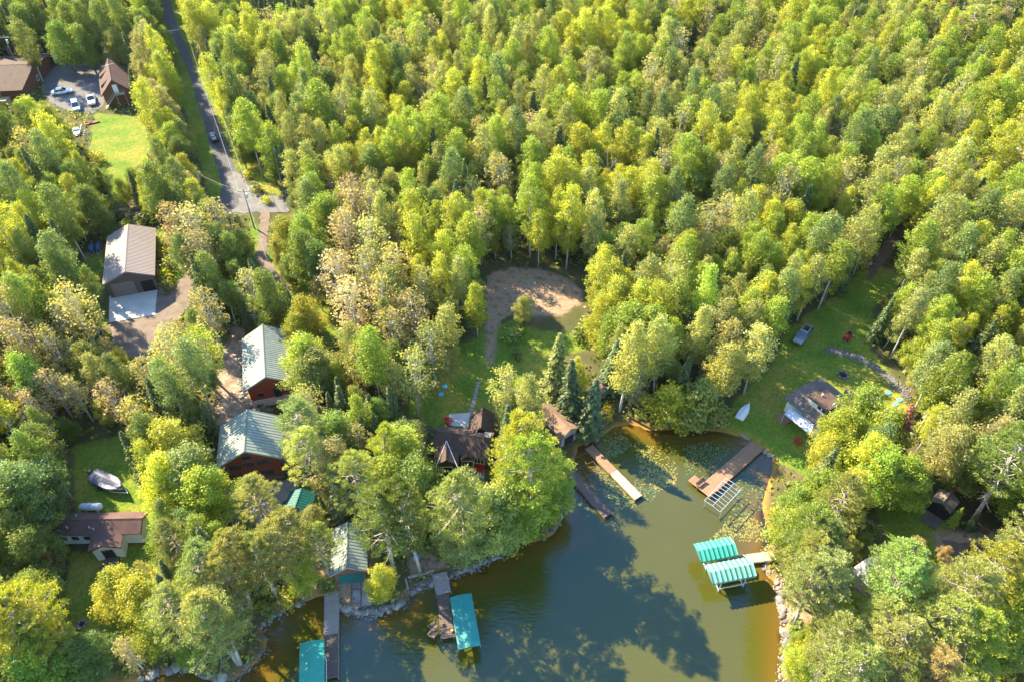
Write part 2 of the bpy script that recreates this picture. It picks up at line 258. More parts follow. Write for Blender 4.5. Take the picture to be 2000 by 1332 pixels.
def water_mat():
    m = bpy.data.materials.new('lake_water'); m.use_nodes = True; nt = m.node_tree; nt.nodes.clear(); L = nt.links.new
    out = nt.nodes.new('ShaderNodeOutputMaterial'); tc = nt.nodes.new('ShaderNodeTexCoord')
    at = nt.nodes.new('ShaderNodeAttribute'); at.attribute_name = 'murk'
    nz = nt.nodes.new('ShaderNodeTexNoise'); nz.inputs['Scale'].default_value = .12; nz.inputs['Detail'].default_value = 5; L(tc.outputs['Object'], nz.inputs['Vector'])
    rp = nt.nodes.new('ShaderNodeValToRGB'); rp.color_ramp.elements[0].color = (.048,.05,.006,1); rp.color_ramp.elements[1].color = (.06,.058,.007,1); L(nz.outputs['Fac'], rp.inputs['Fac'])
    df = nt.nodes.new('ShaderNodeBsdfDiffuse'); wdf = df; am = nt.nodes.new('ShaderNodeMix'); am.data_type = 'RGBA'; am.inputs[6].default_value = (.105,.06,.009,1); L(rp.outputs['Color'], am.inputs[7]); sh = nt.nodes.new('ShaderNodeMath'); sh.operation = 'MULTIPLY_ADD'; L(nz.outputs['Fac'], sh.inputs[0]); sh.inputs[1].default_value = .9; L(at.outputs['Fac'], sh.inputs[2]); sr = nt.nodes.new('ShaderNodeMapRange'); sr.inputs[1].default_value = .4; sr.inputs[2].default_value = .95; sr.interpolation_type = 'SMOOTHSTEP'; L(sh.outputs[0], sr.inputs[0]); L(sr.outputs[0], am.inputs[0]); L(am.outputs[2], df.inputs['Color'])
    tr = nt.nodes.new('ShaderNodeBsdfTransparent'); tr.inputs['Color'].default_value = (.97,.86,.6,1)
    add = nt.nodes.new('ShaderNodeMath'); add.operation = 'MULTIPLY_ADD'; L(nz.outputs['Fac'], add.inputs[0]); add.inputs[1].default_value = .7; L(at.outputs['Fac'], add.inputs[2])
    mr = nt.nodes.new('ShaderNodeMapRange'); mr.inputs[1].default_value = .25; mr.inputs[2].default_value = .42; mr.interpolation_type = 'SMOOTHSTEP'; L(add.outputs[0], mr.inputs[0])
    m1 = nt.nodes.new('ShaderNodeMixShader'); L(mr.outputs[0], m1.inputs[0]); L(tr.outputs[0], m1.inputs[1]); L(df.outputs[0], m1.inputs[2])
    n2 = nt.nodes.new('ShaderNodeTexNoise'); n2.inputs['Scale'].default_value = 1.6; n2.inputs['Detail'].default_value = 3
    mp = nt.nodes.new('ShaderNodeMapping'); mp.inputs['Scale'].default_value = (.5, 1.6, 1); mp.inputs['Rotation'].default_value = (0, 0, .3); L(tc.outputs['Object'], mp.inputs['Vector']); L(mp.outputs['Vector'], n2.inputs['Vector'])
    bp = nt.nodes.new('ShaderNodeBump'); bp.inputs['Strength'].default_value = .6; bp.inputs['Distance'].default_value = .09; L(n2.outputs['Fac'], bp.inputs['Height'])
    b2 = nt.nodes.new('ShaderNodeBump'); b2.inputs['Strength'].default_value = .18; b2.inputs['Distance'].default_value = .06; L(n2.outputs['Fac'], b2.inputs['Height']); L(b2.outputs['Normal'], wdf.inputs['Normal'])
    gl = nt.nodes.new('ShaderNodeBsdfGlossy'); gl.inputs['Roughness'].default_value = .06; gl.inputs['Color'].default_value = (.22,.66,1,1); L(bp.outputs['Normal'], gl.inputs['Normal'])
    fr = nt.nodes.new('ShaderNodeFresnel'); fr.inputs['IOR'].default_value = 1.52; L(bp.outputs['Normal'], fr.inputs['Normal'])
    m2 = nt.nodes.new('ShaderNodeMixShader'); L(fr.outputs[0], m2.inputs[0]); L(m1.outputs[0], m2.inputs[1]); L(gl.outputs[0], m2.inputs[2])
    L(m2.outputs[0], out.inputs['Surface']); return m
tag(link('lake', make_grid_mesh('lake', SD < 1.0, np.zeros(MX.shape), {'murk': np.clip((-SD - .5) / 9.0, 0, 1)}), water_mat()), 'murky olive lake water with clear amber shallows', kind='structure')

def drape(name, m, P, off, label, rag=.0, step=2.0, kind='structure', world=False):
    W = [Vector(p) for p in (P if world else world_poly(P))]; B = []
    for i in range(len(W)):
        a, b = W[i], W[(i + 1) % len(W)]; n = max(1, int((b - a).length / .8)) if rag else max(1, int((b - a).length / step))
        for k in range(n):
            p = a.lerp(b, k / n); B.append(Vector((p.x + R.uniform(-rag, rag), p.y + R.uniform(-rag, rag))))
    xs = [p.x for p in B]; ys = [p.y for p in B]; gx, gy = np.meshgrid(np.arange(min(xs), max(xs), step), np.arange(min(ys), max(ys), step))
    bb = [(p.x, p.y) for p in B]; ok = inpoly(gx, gy, bb) & (distpoly(gx, gy, bb) > .3)
    pts = B + [Vector(p) for p in zip(gx[ok], gy[ok])]; n = len(B)
    v, _, f, *_ = delaunay_2d_cdt(pts, [(i, (i + 1) % n) for i in range(n)], [], 1, 1e-4)
    g = MB(); g.v = [(p.x, p.y, float(H(p.x, p.y)) + off) for p in v]; g.f = [tuple(q) for q in f]
    return tag(g.build(name, m), label, kind=kind)
drape('road', 'asphalt', [(309,-40),(328,-40),(331,0),(347,50),(370,105),(390,160),(410,200),(437,265),(460,330),(482,360),(520,379),(560,392),(572,402),(566,415),(528,416),(492,417),(425,422),(400,420),(400,398),(430,392),(433,368),(426,333),(410,288),(398,240),(381,190),(375,160),(360,125),(342,82),(325,50),(308,0)], .05, 'paved road of dark asphalt', .15)
drape('road_junction', 'junction', [(440,350),(462,335),(482,362),(520,381),(560,394),(568,403),(562,414),(528,415),(492,416),(455,418),(462,400),(470,385)], .075, 'worn pale grey road junction', .5)
drape('driveway', 'gravel', [(508,413),(530,413),(524,450),(522,500),(540,530),(566,556),(560,570),(536,545),(512,525),(500,510),(505,460)], .06, 'gravel driveway between the road and the cabins', .3)
drape('garage_driveway', 'gravel', [(302,560),(345,556),(366,532),(378,552),(368,600),(330,650),(285,700),(235,705),(212,632),(300,617)], .06, 'grey gravel drive in front of the metal garage', .25)
drape('parking_yard', 'yard', [(80,135),(130,122),(195,128),(204,160),(205,205),(180,222),(140,222),(98,200),(84,180)], .06, 'packed gravel parking yard between two houses', .35)
drape('cabin_driveway', 'sand', [(436,640),(468,655),(474,770),(492,800),(470,815),(430,812),(424,740)], .06, 'bare dirt drive beside the log cabins', .35)
for P, l in (([(410,408),(330,400),(262,404),(180,418),(90,436),(60,444),(60,449),(95,441),(185,423),(262,409),(330,405),(410,413)], 'wheel rut of the two-track lane on the road side'), ([(410,416),(330,410),(264,415),(190,430),(95,450),(62,458),(62,463),(95,455),(195,435),(264,420),(330,415),(410,421)], 'wheel rut of the two-track lane on the garage side')):
    drape('dirt_track', 'gravel', P, .07, l, .12)
drape('forest_trail', 'soil', [(1690,545),(1700,515),(1735,465),(1770,420),(1790,425),(1755,475),(1722,520),(1705,548)], .06, 'earthen trail leading from the lawn into the forest', .3)
drape('patio', 'patio', [(445,945),(560,938),(585,935),(575,965),(548,985),(530,1020),(440,1020),(436,980)], .06, 'paved terrace below the two-storey log house', .05)
drape('cottage_patio', 'concrete', [(878,808),(918,806),(915,835),(876,830)], .06, 'concrete patio behind the brown cottage', .0)
drape('cottage_terrace', 'patio', [(896,905),(948,905),(946,936),(900,934)], .06, 'paved terrace in front of the brown cottage', .0)
drape('boat_ramp', 'patio', [(684,1125),(722,1122),(726,1180),(690,1190)], .06, 'stone paved slip below the boathouse', .1)
drape('dirt_mound', 'soil', [(1840,1055),(1900,1060),(1960,1075),(1950,1100),(1880,1105),(1850,1090)], .06, 'bare brown earth near the dark shed', .4)

# ------------------------------------------------------------------ buildings
class Building:
    def __init__(s, name, label, cat, fl, fr, bl, br, he, rise, roof, wall, over=.4, rib=None, ribm='rib', base=None, cap=None, ribx=False):
        P = [pg(*p, he) for p in (fl, fr, bl, br)]
        c = sum(P, Vector()) / 4; ya = ((P[2] + P[3]) - (P[0] + P[1])).to_2d(); ang = math.atan2(-ya.x, ya.y)
        xa = Vector((math.cos(ang), math.sin(ang))); yv = Vector((-xa.y, xa.x))
        W = .5 * ((P[1] - P[0]).to_2d().dot(xa) + (P[3] - P[2]).to_2d().dot(xa)); Ln = ya.length / 2
        z = min(float(H(*(c.to_2d() + xa * a * W / 2 + yv * b * Ln / 2))) for a in (-1, 1) for b in (-1, 1))
        top = c.z; s.he = top - z; s.W, s.L, s.rise = W, Ln, rise; w, l = W / 2 - over, Ln / 2 - over; s.w, s.l = w, l; s.over = over
        s.r = thing(name, label, cat, (c.x, c.y, z - .05), ang); he = s.he; k = rise / (W / 2); s.k = k; hw = he + k * over
        g = MB(); gp = [(-w, -.6), (w, -.6), (w, hw), (0, hw + k * w), (-w, hw)]; g.prism(gp, -l, l); g.build('wall', wall, s.r)
        if base: bx('foundation', base[0], s.r, -w - .06, w + .06, -l - .06, l + .06, -.7, base[1])
        t = .14
        for sx in (-1, 1):
            sl = MB().prism([(0, he + rise + .12), (sx * W / 2, he + .12), (sx * W / 2, he + .12 - t), (0, he + rise + .12 - t)][::sx], -Ln / 2, Ln / 2).build('roof_slope', roof, s.r)
            if rib:
                q = MB(); n = int(Ln / rib)
                for i in range(n + 1):
                    y = -Ln / 2 + .06 + (Ln - .12) * i / n
                    q.prism([(sx * .05, he + rise - .05 * k + .10), (sx * (W / 2 - .02), he + .11), (sx * (W / 2 - .02), he + .165), (sx * .05, he + rise - .05 * k + .165)][::sx], y - .045, y + .045)
                tag(q.build('roof_ribs', ribm, sl), kind='stuff')
        MB().prism([(-.18, he + rise + .13 - .18 * k), (0, he + rise + .19), (.18, he + rise + .13 - .18 * k), (0, he + rise + .05)], -Ln / 2 - .03, Ln / 2 + .03).build('ridge_cap', cap or (ribm if rib else roof), s.r)
        for yy in (-Ln / 2, Ln / 2):
            sg = 1 if yy > 0 else -1
            for sx in (-1, 1):
                MB().prism([(0, he + rise + .10), (sx * W / 2, he + .10), (sx * W / 2, he - .12), (0, he + rise - .12)][::sx], yy + sg * .003, yy + sg * .05).build('fascia', cap or roof, s.r)
    def opening(s, face, u, z, w, h, kind='window', frame='trimwhite', fill='glass', mull=1):
        """u: along the wall in metres from its middle; z: centre height"""
        l, ww = s.l, s.w
        M4 = {'front': Matrix.Translation((0, -l, 0)), 'back': Matrix.Translation((0, l, 0)) @ Matrix.Rotation(math.pi, 4, 'Z'), 'right': Matrix.Translation((ww, 0, 0)) @ Matrix.Rotation(math.pi / 2, 4, 'Z'), 'left': Matrix.Translation((-ww, 0, 0)) @ Matrix.Rotation(-math.pi / 2, 4, 'Z')}[face]
        g = MB(); x0, x1, z0, z1, t = u - w / 2, u + w / 2, z - h / 2, z + h / 2, .09
        g.box(x0 - t, x0, -.06, .02, z0 - t, z1 + t).box(x1, x1 + t, -.06, .02, z0 - t, z1 + t).box(x0, x1, -.06, .02, z1, z1 + t).box(x0, x1, -.07, .02, z0 - t, z0)
        for i in range(1, mull + 1): 
            xm = x0 + w * i / (mull + 1); g.box(xm - .03, xm + .03, -.055, .02, z0, z1)
        o = g.build(kind, frame, s.r); o.matrix_local = M4
        bx('pane' if kind == 'window' else 'door_leaf', fill, o, x0, x1, -.03, .02, z0, z1); return o

g1 = Building('metal_garage', 'long garage with brown ribbed metal roof and concrete apron', 'garage', (201,559), (303,541), (208,462), (305,445), 3.2, 1.9, 'brownmetal', 'brownwall', .35, .42, 'brownrib')
g1.opening('front', 1.9 * g1.w / 3, 1.35, 2.2, 2.5, 'garage_door', 'brownrib', 'dark', 0); g1.opening('front', -g1.w * .35, 1.5, 3.6, 2.9, 'garage_door', 'brownrib', 'brownrib', 0)
for i in range(4):
    y = -g1.L * .3 + i * g1.L * .19
    q = MB().prism([(-.25, g1.he + g1.rise + .175 - .25 * g1.k), (-1.15, g1.he + g1.rise + .175 - 1.15 * g1.k), (-1.15, g1.he + g1.rise + .15 - 1.15 * g1.k), (-.25, g1.he + g1.rise + .15 - .25 * g1.k)], y, y + .9).build('skylight', 'skylight', g1.r)
ap = drape('garage_apron', 'concrete', [(214,579),(308,562),(303,616),(213,631)], .08, 'pale concrete apron in front of the metal garage')

c1 = Building('log_cabin', 'red log cabin with grey-green metal roof on a concrete basement', 'cabin', (477,768), (574,748), (470,661), (566,643), 4.3, 2.2, 'greymetal', 'log', .6, .45, 'rib', ('concrete', 1.7))
c1.opening('front', -1.6, 2.7, .9, .8, mull=0, frame='brownlog'); c1.opening('front', .9, 2.75, 1.0, 2.1, 'door', 'brownlog', 'glass', 0); c1.opening('front', 2.7, 2.9, 1.2, .9, frame='brownlog')
c2 = Building('log_house', 'two-storey red log house with sage ribbed metal roof', 'house', (419,907), (556,907), (433,826), (549,817), 4.9, 2.7, 'sagemetal', 'log', .75, .5, 'rib', ('stone', .7))
for u, z in ((-c2.w * .62, 1.9), (-c2.w * .62, 4.0), (c2.w * .45, 1.9), (c2.w * .45, 4.2)): c2.opening('front', u, z, 1.7, .95, frame='brownlog', mull=2)
c2.opening('front', -c2.w * .1, 4.2, 1.5, .9, frame='brownlog'); c2.opening('front', -c2.w * .1, 5.7, 1.2, .7, frame='brownlog'); c2.opening('front', -c2.w * .1, 1.3, 1.1, 2.1, 'door', 'brownlog', 'glass', 0)
po = MB().box(c2.w, c2.w + 2.2, -c2.l + .5, c2.l, 2.5, 2.65).build('porch_roof', 'greyshingle', c2.r)
for yy in (-c2.l + .7, 0, c2.l - .2): bx('post', 'brownlog', c2.r, c2.w + 2.0, c2.w + 2.15, yy, yy + .15, -.3, 2.5)
gz = Building('garden_shelter', 'small teal metal roofed shelter beside the log house terrace', 'shelter', (556,991), (604,1006), (565,958), (619,963), 2.5, .9, 'teal', 'greydeck', .3, .4, 'teal')
bh = Building('boathouse', 'boathouse with grey-green metal roof and rails into the lake', 'boathouse', (645,1124), (719,1119), (648,1029), (716,1029), 2.9, 1.5, 'greymetal', 'brownlog', .35, .45, 'rib', ('stone', .5))
bh.opening('front', 0, 1.4, 2.8, 2.4, 'garage_door', 'teal', 'teal', 0)
# brown cottage: a main range with a front wing, a back wing and a porch gable
m1 = Building('brown_cottage', 'brown shingled lake cottage with cross gables and pale valleys', 'cottage', (856,829), (846,881), (966,846), (953,899), 2.9, 1.7, 'shingle', 'brownlog', .45)
root = m1.r
def wing(fl, fr, bl, br, he, rise, roof='shingle', wall='brownlog', parent=root, over=.35):
    b = Building('wing', None, None, fl, fr, bl, br, he, rise, roof, wall, over)
    bpy.context.view_layer.update(); b.r.parent = parent; b.r.matrix_parent_inverse = parent.matrix_world.inverted()
    # a part may hold sub-parts only, so its walls become the wing's own mesh
    kids = list(b.r.children); wl = [k for k in kids if k.name.startswith('wall')][0]; mw = b.r.matrix_local.copy()
    inv = parent.matrix_world.inverted() @ b.r.matrix_world
    wl.name = 'wing'; wl.parent = parent; wl.matrix_parent_inverse = Matrix.Identity(4); wl.matrix_local = inv
    for k in kids:
        if k is not wl: k.parent = wl; k.matrix_parent_inverse = Matrix.Identity(4)
    bpy.data.objects.remove(b.r); b.r = wl; return b
w1 = wing((849,906), (896,916), (851,858), (896,868), 2.75, 1.45)
def wing_window(b, u, z, w, h, fr='trimwhite'):
    g = MB().box(u - w/2 - .12, u + w/2 + .12, -b.l - .06, -b.l + .02, z - h/2 - .12, z + h/2 + .12); g.build('window_frame', fr, b.r)
    MB().box(u - w/2, u + w/2, -b.l - .075, -b.l, z - h/2, z + h/2).build('pane', 'glass', b.r)
wing_window(w1, -w1.w * .05, 1.9, 1.5, .8)
w2 = wing((899,897), (926,900), (902,868), (927,872), 2.7, .8); wing_window(w2, 0, 1.6, 1.5, 1.0)
w3 = wing((916,848), (964,850), (922,804), (966,812), 2.8, 1.6)
m1.opening('right', m1.l * .55, 1.9, 1.6, 1.0); m1.opening('right', m1.l * .8, 1.9, .9, 1.0, mull=0)
ch = bx('chimney', 'stone', root, -.4, .5, m1.l - .5, m1.l + .5, 0, m1.he + m1.rise + .9)
for b, s in ((w1, 1), (w2, 1)):   # metal valleys where the wings meet the main roof
    for sx in (-1, 1):
        e = b.W / 2; MB().tube([(sx * e * .9, b.l - 4.2 if b is w1 else -b.l + .6, b.he + .3), (0, b.l - .6 if b is w1 else b.l - .5, b.he + b.rise + .2)], .055, 4).build('valley_flashing', 'flash', b.r)
bh2 = Building('old_boathouse', 'weathered tan shingled boathouse beside the two plank docks', 'boathouse', (1098,861), (1130,838), (1045,806), (1079,784), 2.3, 1.1, 'tanshingle', 'greydeck', .3)
bh2.opening('front', 0, 1.1, 1.8, 2.0, 'door', 'greydeck', 'dark', 0)
sh1 = Building('garden_shed', 'little shed with red-brown roof among the shoreline spruces', 'shed', (1168,766), (1187,758), (1157,742), (1178,737), 2.2, .6, 'redshingle', 'greydeck', .2)
bg1 = Building('white_bungalow', 'low white bungalow with dark brown roof and front porch steps', 'bungalow', (94,1002), (117,1046), (289,999), (277,1044), 2.6, 1.0, 'redshingle', 'white', .4)
w4 = wing((170,1074), (238,1075), (186,1022), (243,1024), 2.6, 1.0, 'redshingle', 'white', bg1.r)
wing_window(w4, w4.w * .0, 1.1, 1.2, 2.0, 'brownlog')
for i in range(5): bg1.opening('right', -bg1.l * .85 + i * 1.55, 1.6, .9, .9, mull=0)
st = MB(); [st.box(-w4.w * .45 - .2 * i, w4.w * .6, -w4.l - 1.0 - .4 * (i + 1), -w4.l - .04 - .4 * i if i else -w4.l - .1, -.3, .5 - .16 * i) for i in range(3)]; st.build('porch_step', 'darkdeck', w4.r)
rc = Building('lawn_cottage', 'brown-roofed cottage with cream dormer on the boat lawn', 'cottage', (1596,727), (1541,788), (1672,788), (1617,852), 2.6, .8, 'greyshingle', 'cream', .4)
dm = MB().box(-.1, rc.w - 1.6, -rc.l + 2.4, rc.l - 1.5, rc.he + .2, rc.he + 1.75).build('dormer', 'cream', rc.r)
MB().prism([(-1.1, rc.he + 1.72), (rc.w - 1.25, rc.he + 1.80), (rc.w - 1.25, rc.he + 1.95), (-1.1, rc.he + 1.87)], -rc.l + 2.0, rc.l - 1.1).build('dormer_roof', 'shingle', dm)
for i in range(4): MB().box(rc.w - 1.62, rc.w - 1.56, -rc.l + 4.0 + i * .85, -rc.l + 4.6 + i * .85, rc.he + .9, rc.he + 1.55).build('pane', 'glass', dm)
for y in (-rc.l + 3.2, -rc.l + 5.4): MB().tube([(.6, y, rc.he + 1.8), (.6, y, rc.he + 2.35)], .14, 8).build('roof_vent', 'alu', rc.r)
MB().box(rc.W / 2 + .05, rc.W / 2 + 1.2, -rc.L / 2 + .6, -rc.L / 2 + 2.6, -.2, .35).box(rc.W / 2 + 1.2, rc.W / 2 + 1.6, -rc.L / 2 + .6, -rc.L / 2 + 2.6, -.2, .15).build('entrance_step', 'browndeck', rc.r)
rc2 = Building('back_cabin', 'narrow brown-roofed cabin behind the cream dormer with mast aerial', 'cabin', (1652,757), (1640,790), (1716,778), (1700,815), 2.5, .6, 'redshingle', 'cream', .3)
MB().tube([(0, rc2.l, 2), (0, rc2.l, 5.5)], .035, 5).tube([(-1.2, rc2.l, 5.3), (1.2, rc2.l, 5.3)], .03, 4).tube([(-.6, rc2.l - .5, 5.35), (-.6, rc2.l + .5, 5.35)], .025, 4).tube([(.4, rc2.l - .4, 5.35), (.4, rc2.l + .4, 5.35)], .025, 4).build('aerial', 'alu', rc2.r)
sd = Building('dark_shed', 'dark shed with grey roof and shaded deck near the leaning pine', 'shed', (1816,977), (1857,1003), (1834,954), (1875,980), 2.3, .8, 'greyshingle', 'carblack', .3)
MB().box(-sd.w, sd.w, -sd.l - 2.2, -sd.l - .02, -.3, .25).build('deck', 'darkdeck', sd.r)
pc = Building('pale_cabin', 'pale-roofed cabin half hidden beneath big pines on the point', 'cabin', (1712,1087), (1662,1109), (1806,1180), (1748,1206), 2.6, .8, 'paleroof', 'tan', .4)
MB().box(pc.w, pc.w + 1.6, -pc.l, pc.l, -.2, .3).build('deck', 'greydeck', pc.r)
hA = Building('brown_house', 'brown-roofed house with gable end beside the parking yard', 'house', (-60,112), (-50,184), (68,110), (78,175), 3.0, 2.0, 'shingle', 'brownlog', .5)
bx('porch', 'tan', hA.r, hA.w + .0, hA.w + 2.4, -hA.l, hA.l * .55, -.3, 1.6); hA.opening('back', 0, 1.6, 1.2, 1.1)
hB = Building('steep_garage', 'steep brown-roofed garage house with dormers and outside stairs', 'house', (199,193), (256,175), (191,148), (248,131), 3.0, 3.4, 'redshingle', 'brownlog', .45)
hB.opening('front', .1, 4.1, .9, 1.9, 'door', 'trimwhite', 'white', 0)
for y in (-hB.l * .45, hB.l * .4):
    MB().prism([(-.6, hB.he + hB.rise - .55), (-hB.W / 2 + .5, hB.he + 1.2), (-hB.W / 2 + .5, hB.he + .2), (-.6, hB.he + .2)], y - .9, y + .9).build('dormer', 'shingle', hB.r)
stair = MB()
for i in range(11): stair.box(-.3 - i * .28 - .3, -.3 - i * .28, -hB.l - 1.2, -hB.l - .1, 2.9 - i * .27, 2.96 - i * .27)
stair.box(-.3, 1.8, -hB.l - 1.3, -hB.l - .05, 2.95, 3.05); stair.build('stair', 'paledeck', hB.r)
for x in (-.2, 1.7): bx('post', 'paledeck', hB.r, x, x + .12, -hB.l - 1.3, -hB.l - 1.18, -.3, 3.9)
MB().tube([(1.7, -hB.l - 1.25, 3.9), (-.25, -hB.l - 1.25, 3.9), (-3.4, -hB.l - 1.25, 1.0)], .05, 5).build('handrail', 'paledeck', hB.r)
MB().tube([(0, -.2, hB.he + hB.rise), (0, -.2, hB.he + hB.rise + 1.1)], .03, 4).tube([(-1.4, -.6, hB.he + hB.rise + 1.1), (1.4, .3, hB.he + hB.rise + 1.1)], .035, 4).build('aerial', 'alu', hB.r)
def roof_bits(b, n, seed):
    r = random.Random(seed)
    for i in range(n):
        sx = r.choice((-1, 1)); x = r.uniform(.25, .7) * b.W / 2; y = r.uniform(-.35, .35) * b.L; z = b.he + b.rise - x * b.k + .1
        MB().tube([(sx * x, y, z - .1), (sx * x, y, z + .45)], [.09, .09], 8).build('vent_pipe', 'flash', b.r)
for i, b in enumerate((bg1, m1, c2, bg1)): roof_bits(b, 2, i)

# ------------------------------------------------------------------ docks, lifts and canopies
def dock(label, a, b, width, m, z=.55, m2=None, ell=None, name='dock'):
    mid, rz, Ln = between(a, b, z, 0.0); r = thing(name, label, 'dock', (mid.x, mid.y, 0), rz)
    pl = .3; n = int(Ln / pl); me = {}
    def plank(w, mm):
        if (w, mm) not in me:
            q = MB().box(-w / 2, w / 2, -pl / 2 + .018, pl / 2 - .018, -.045, 0); o = bpy.data.meshes.new('plank'); o.from_pydata(q.v, [], q.f); o.materials.append(M[mm]); me[(w, mm)] = o
        return me[(w, mm)]
    for i in range(n):
        o = link('plank', plank(width, m2 if (m2 and i > n * .5) else m), None, r); o.location = (R.uniform(-.03, .03), -Ln / 2 + pl * (i + .5), z + R.uniform(-.012, .012)); o.rotation_euler = (0, 0, R.uniform(-.012, .012))
    if ell:
        ew, el, off = ell
        for i in range(int(el / pl)):
            o = link('plank', plank(ew, m2 or m), None, r); o.location = (off, Ln / 2 - pl * (i + .5) + .01, z + .056)
    for sx in (-1, 1):
        bx('beam', m, r, sx * width / 2 - .06, sx * width / 2 + .06, -Ln / 2, Ln / 2, z - .28, z - .06)
        for k in range(max(2, int(Ln / 4)) + 1):
            y = -Ln / 2 + Ln * k / max(2, int(Ln / 4)); x = sx * (width / 2 + .1)
            MB().tube([(x, y, -2.4), (x, y, z + .35)], .055, 6).build('post', 'rust', r)
    return r
dock('straight dark plank dock beside the lakeside teal canopy and boathouse', (647,1152), (646,1326), 1.75, 'greydeck', m2='darkdeck')
dB = dock('dark L-shaped dock reaching out from the stone shore path', (865,1160), (874,1246), 1.45, 'darkdeck', ell=(3.4, 2.1, -.9))
dock('short pale gangway leading onto the L-shaped dock', (858,1116), (867,1160), 1.85, 'greydeck', .62)
dock('slim dock with pale outer half beside the old boathouse', (1150,872), (1248,972), 1.35, 'browndeck', m2='paledeck')  # brown planks near shore, pale planks on the outer half
dock('slim dark plank dock beside the rusty lift track', (1116,926), (1190,1008), 1.4, 'darkdeck')
dock('wide brown plank dock with bench end below the boat lawn', (1480,868), (1374,962), 2.1, 'browndeck', ell=(3.8, 1.6, .9))
dock('narrow pale dock between two green boat canopies', (1514,1081), (1402,1098), 1.25, 'paledeck', m2='browndeck')
mid, rz, Ln = between((1362,948), (1382,932), .9, 0); bn = thing('bench', 'brown wooden bench on the end of the wide dock', 'bench', (*pg(1368,944,.6,0).to_2d(), .6), rz)
bx('seat', 'browndeck', bn, -.22, .22, -.8, .8, .38, .44); bx('backrest', 'browndeck', bn, -.3, -.24, -.8, .8, .5, .85); [bx('leg', 'browndeck', bn, -.2, .2, y, y + .07, .01, .38) for y in (-.75, .68)]; [bx('bracket', 'browndeck', bn, -.30, -.22, y, y + .06, .3, .55) for y in (-.7, .64)]

def canopy(label, a, b, width, m, top=2.7, arch=.45, segs=1, name='boat_lift_canopy'):
    mid, rz, Ln = between(a, b, top, 0.0); r = thing(name, label, 'canopy', (mid.x, mid.y, 0), rz, None); w = width / 2
    prof = [(-1, -.42), (-.985, -.04), (-.55, arch * .42), (0, arch), (.55, arch * .42), (.985, -.04), (1, -.42)]
    g = MB(); ns = segs * 4 if segs > 1 else 6; rows = []
    for i in range(ns + 1):
        y = -Ln / 2 + Ln * i / ns; sag = (.11 if segs > 1 else .03) * math.sin(math.pi * ((i % 4) / 4.0)) if segs > 1 else 0
        rows.append([(x * w, y, top + zz - sag * (1.6 if abs(x) < .99 else .3)) for x, zz in prof])
    n = len(prof); vs = [v for r_ in rows for v in r_]; fs = [(i*n+k, i*n+k+1, (i+1)*n+k+1, (i+1)*n+k) for i in range(ns) for k in range(n - 1)]
    vs += [(0, y, top - .1) for y in (-Ln/2, Ln/2)]; g.add(vs, fs)
    for base, e in ((0, -1), (ns * n, 1)):
        y = e * Ln / 2; g.add([(x * w, y, top + zz) for x, zz in prof[1:-1]] , [tuple(range(5))])
    cv = g.build('cover', m, r)
    md = cv.modifiers.new('thickness', 'SOLIDIFY'); md.thickness = .02
    fr = MB()
    for sx in (-1, 1): fr.tube([(sx * w * .96, -Ln / 2 + .05, top - .5), (sx * w * .96, Ln / 2 - .05, top - .5)], .04, 5)
    for i in range(segs + 1 if segs > 1 else 4):
        y = -Ln / 2 + .05 + (Ln - .1) * i / (segs if segs > 1 else 3); fr.tube([(x * w * .985, y, top + zz - .05) for x, zz in prof[1:-1]], .03, 4)
    fr.build('canopy_frame', 'alu', r)
    for sx in (-1, 1):
        for y in (-Ln * .28, Ln * .28): MB().tube([(sx * w * .94, y, -2.4), (sx * w * .94, y, top - .46)], .06, 6).build('lift_post', 'alu', r)
        MB().tube([(sx * w * .94, -Ln * .28, .7), (sx * w * .94, Ln * .28, .7)], .06, 6).build('lift_rail', 'alu', r)
    for y in (-Ln * .28, Ln * .28): MB().tube([(-w * .94, y, .3), (w * .94, y, .3)], .06, 6).build('cross_beam', 'alu', r)
    return r
canopy('teal vinyl boat canopy beside the straight plank dock', (609,1252), (608,1372), 2.9, 'canteal2', 2.6, .25)
canopy('teal-blue flat vinyl boat canopy beside the L-shaped dock', (900,1162), (917,1264), 2.75, 'canteal', 2.6, .2)
canopy('bright green ribbed boat canopy behind the narrow pale dock', (1362,1078), (1434,1064), 2.75, 'canteal2', 2.7, .5, 8)
canopy('faded green ribbed boat canopy in front of the narrow pale dock', (1384,1120), (1470,1104), 2.75, 'canpale', 2.7, .5, 9)
mid, rz, Ln = between((1433,944), (1391,988), 2.2, 0); lf = thing('boat_lift', 'bare aluminium boat lift frame beside the wide brown dock', 'boat lift', (mid.x, mid.y, 0), rz)
for x in (-1.3, 0, 1.3): MB().tube([(x, -Ln / 2, 2.2), (x, Ln / 2, 2.2)], .05, 5).build('rail', 'liftgrey', lf)
for i in range(9): y = -Ln / 2 + Ln * i / 8; MB().tube([(-1.3, y, 2.2), (0, y, 2.32), (1.3, y, 2.2)], .04, 5).build('rafter', 'liftgrey', lf)
for x in (-1.3, 1.3):
    for y in (-Ln * .4, Ln * .4): MB().tube([(x, y, -2.4), (x, y, 2.2)], .05, 6).build('post', 'liftgrey', lf)
mid, rz, Ln = between((1128,892), (1168,944), .5, 0); lt = thing('lift_track', 'rusty pipe boat lift track between two slim docks', 'boat lift', (mid.x, mid.y, 0), rz)
for x in (-1.6, -.5, .6, 1.7): MB().tube([(x, -Ln / 2, .5), (x, Ln / 2 + (1 if x > 0 else 0), .5)], .05, 5).build('rail', 'rust', lt)
for i in range(4): y = -Ln / 2 + Ln * i / 3; MB().tube([(-1.65, y, .56), (1.75, y, .56)], .045, 5).build('cross_beam', 'rust', lt)
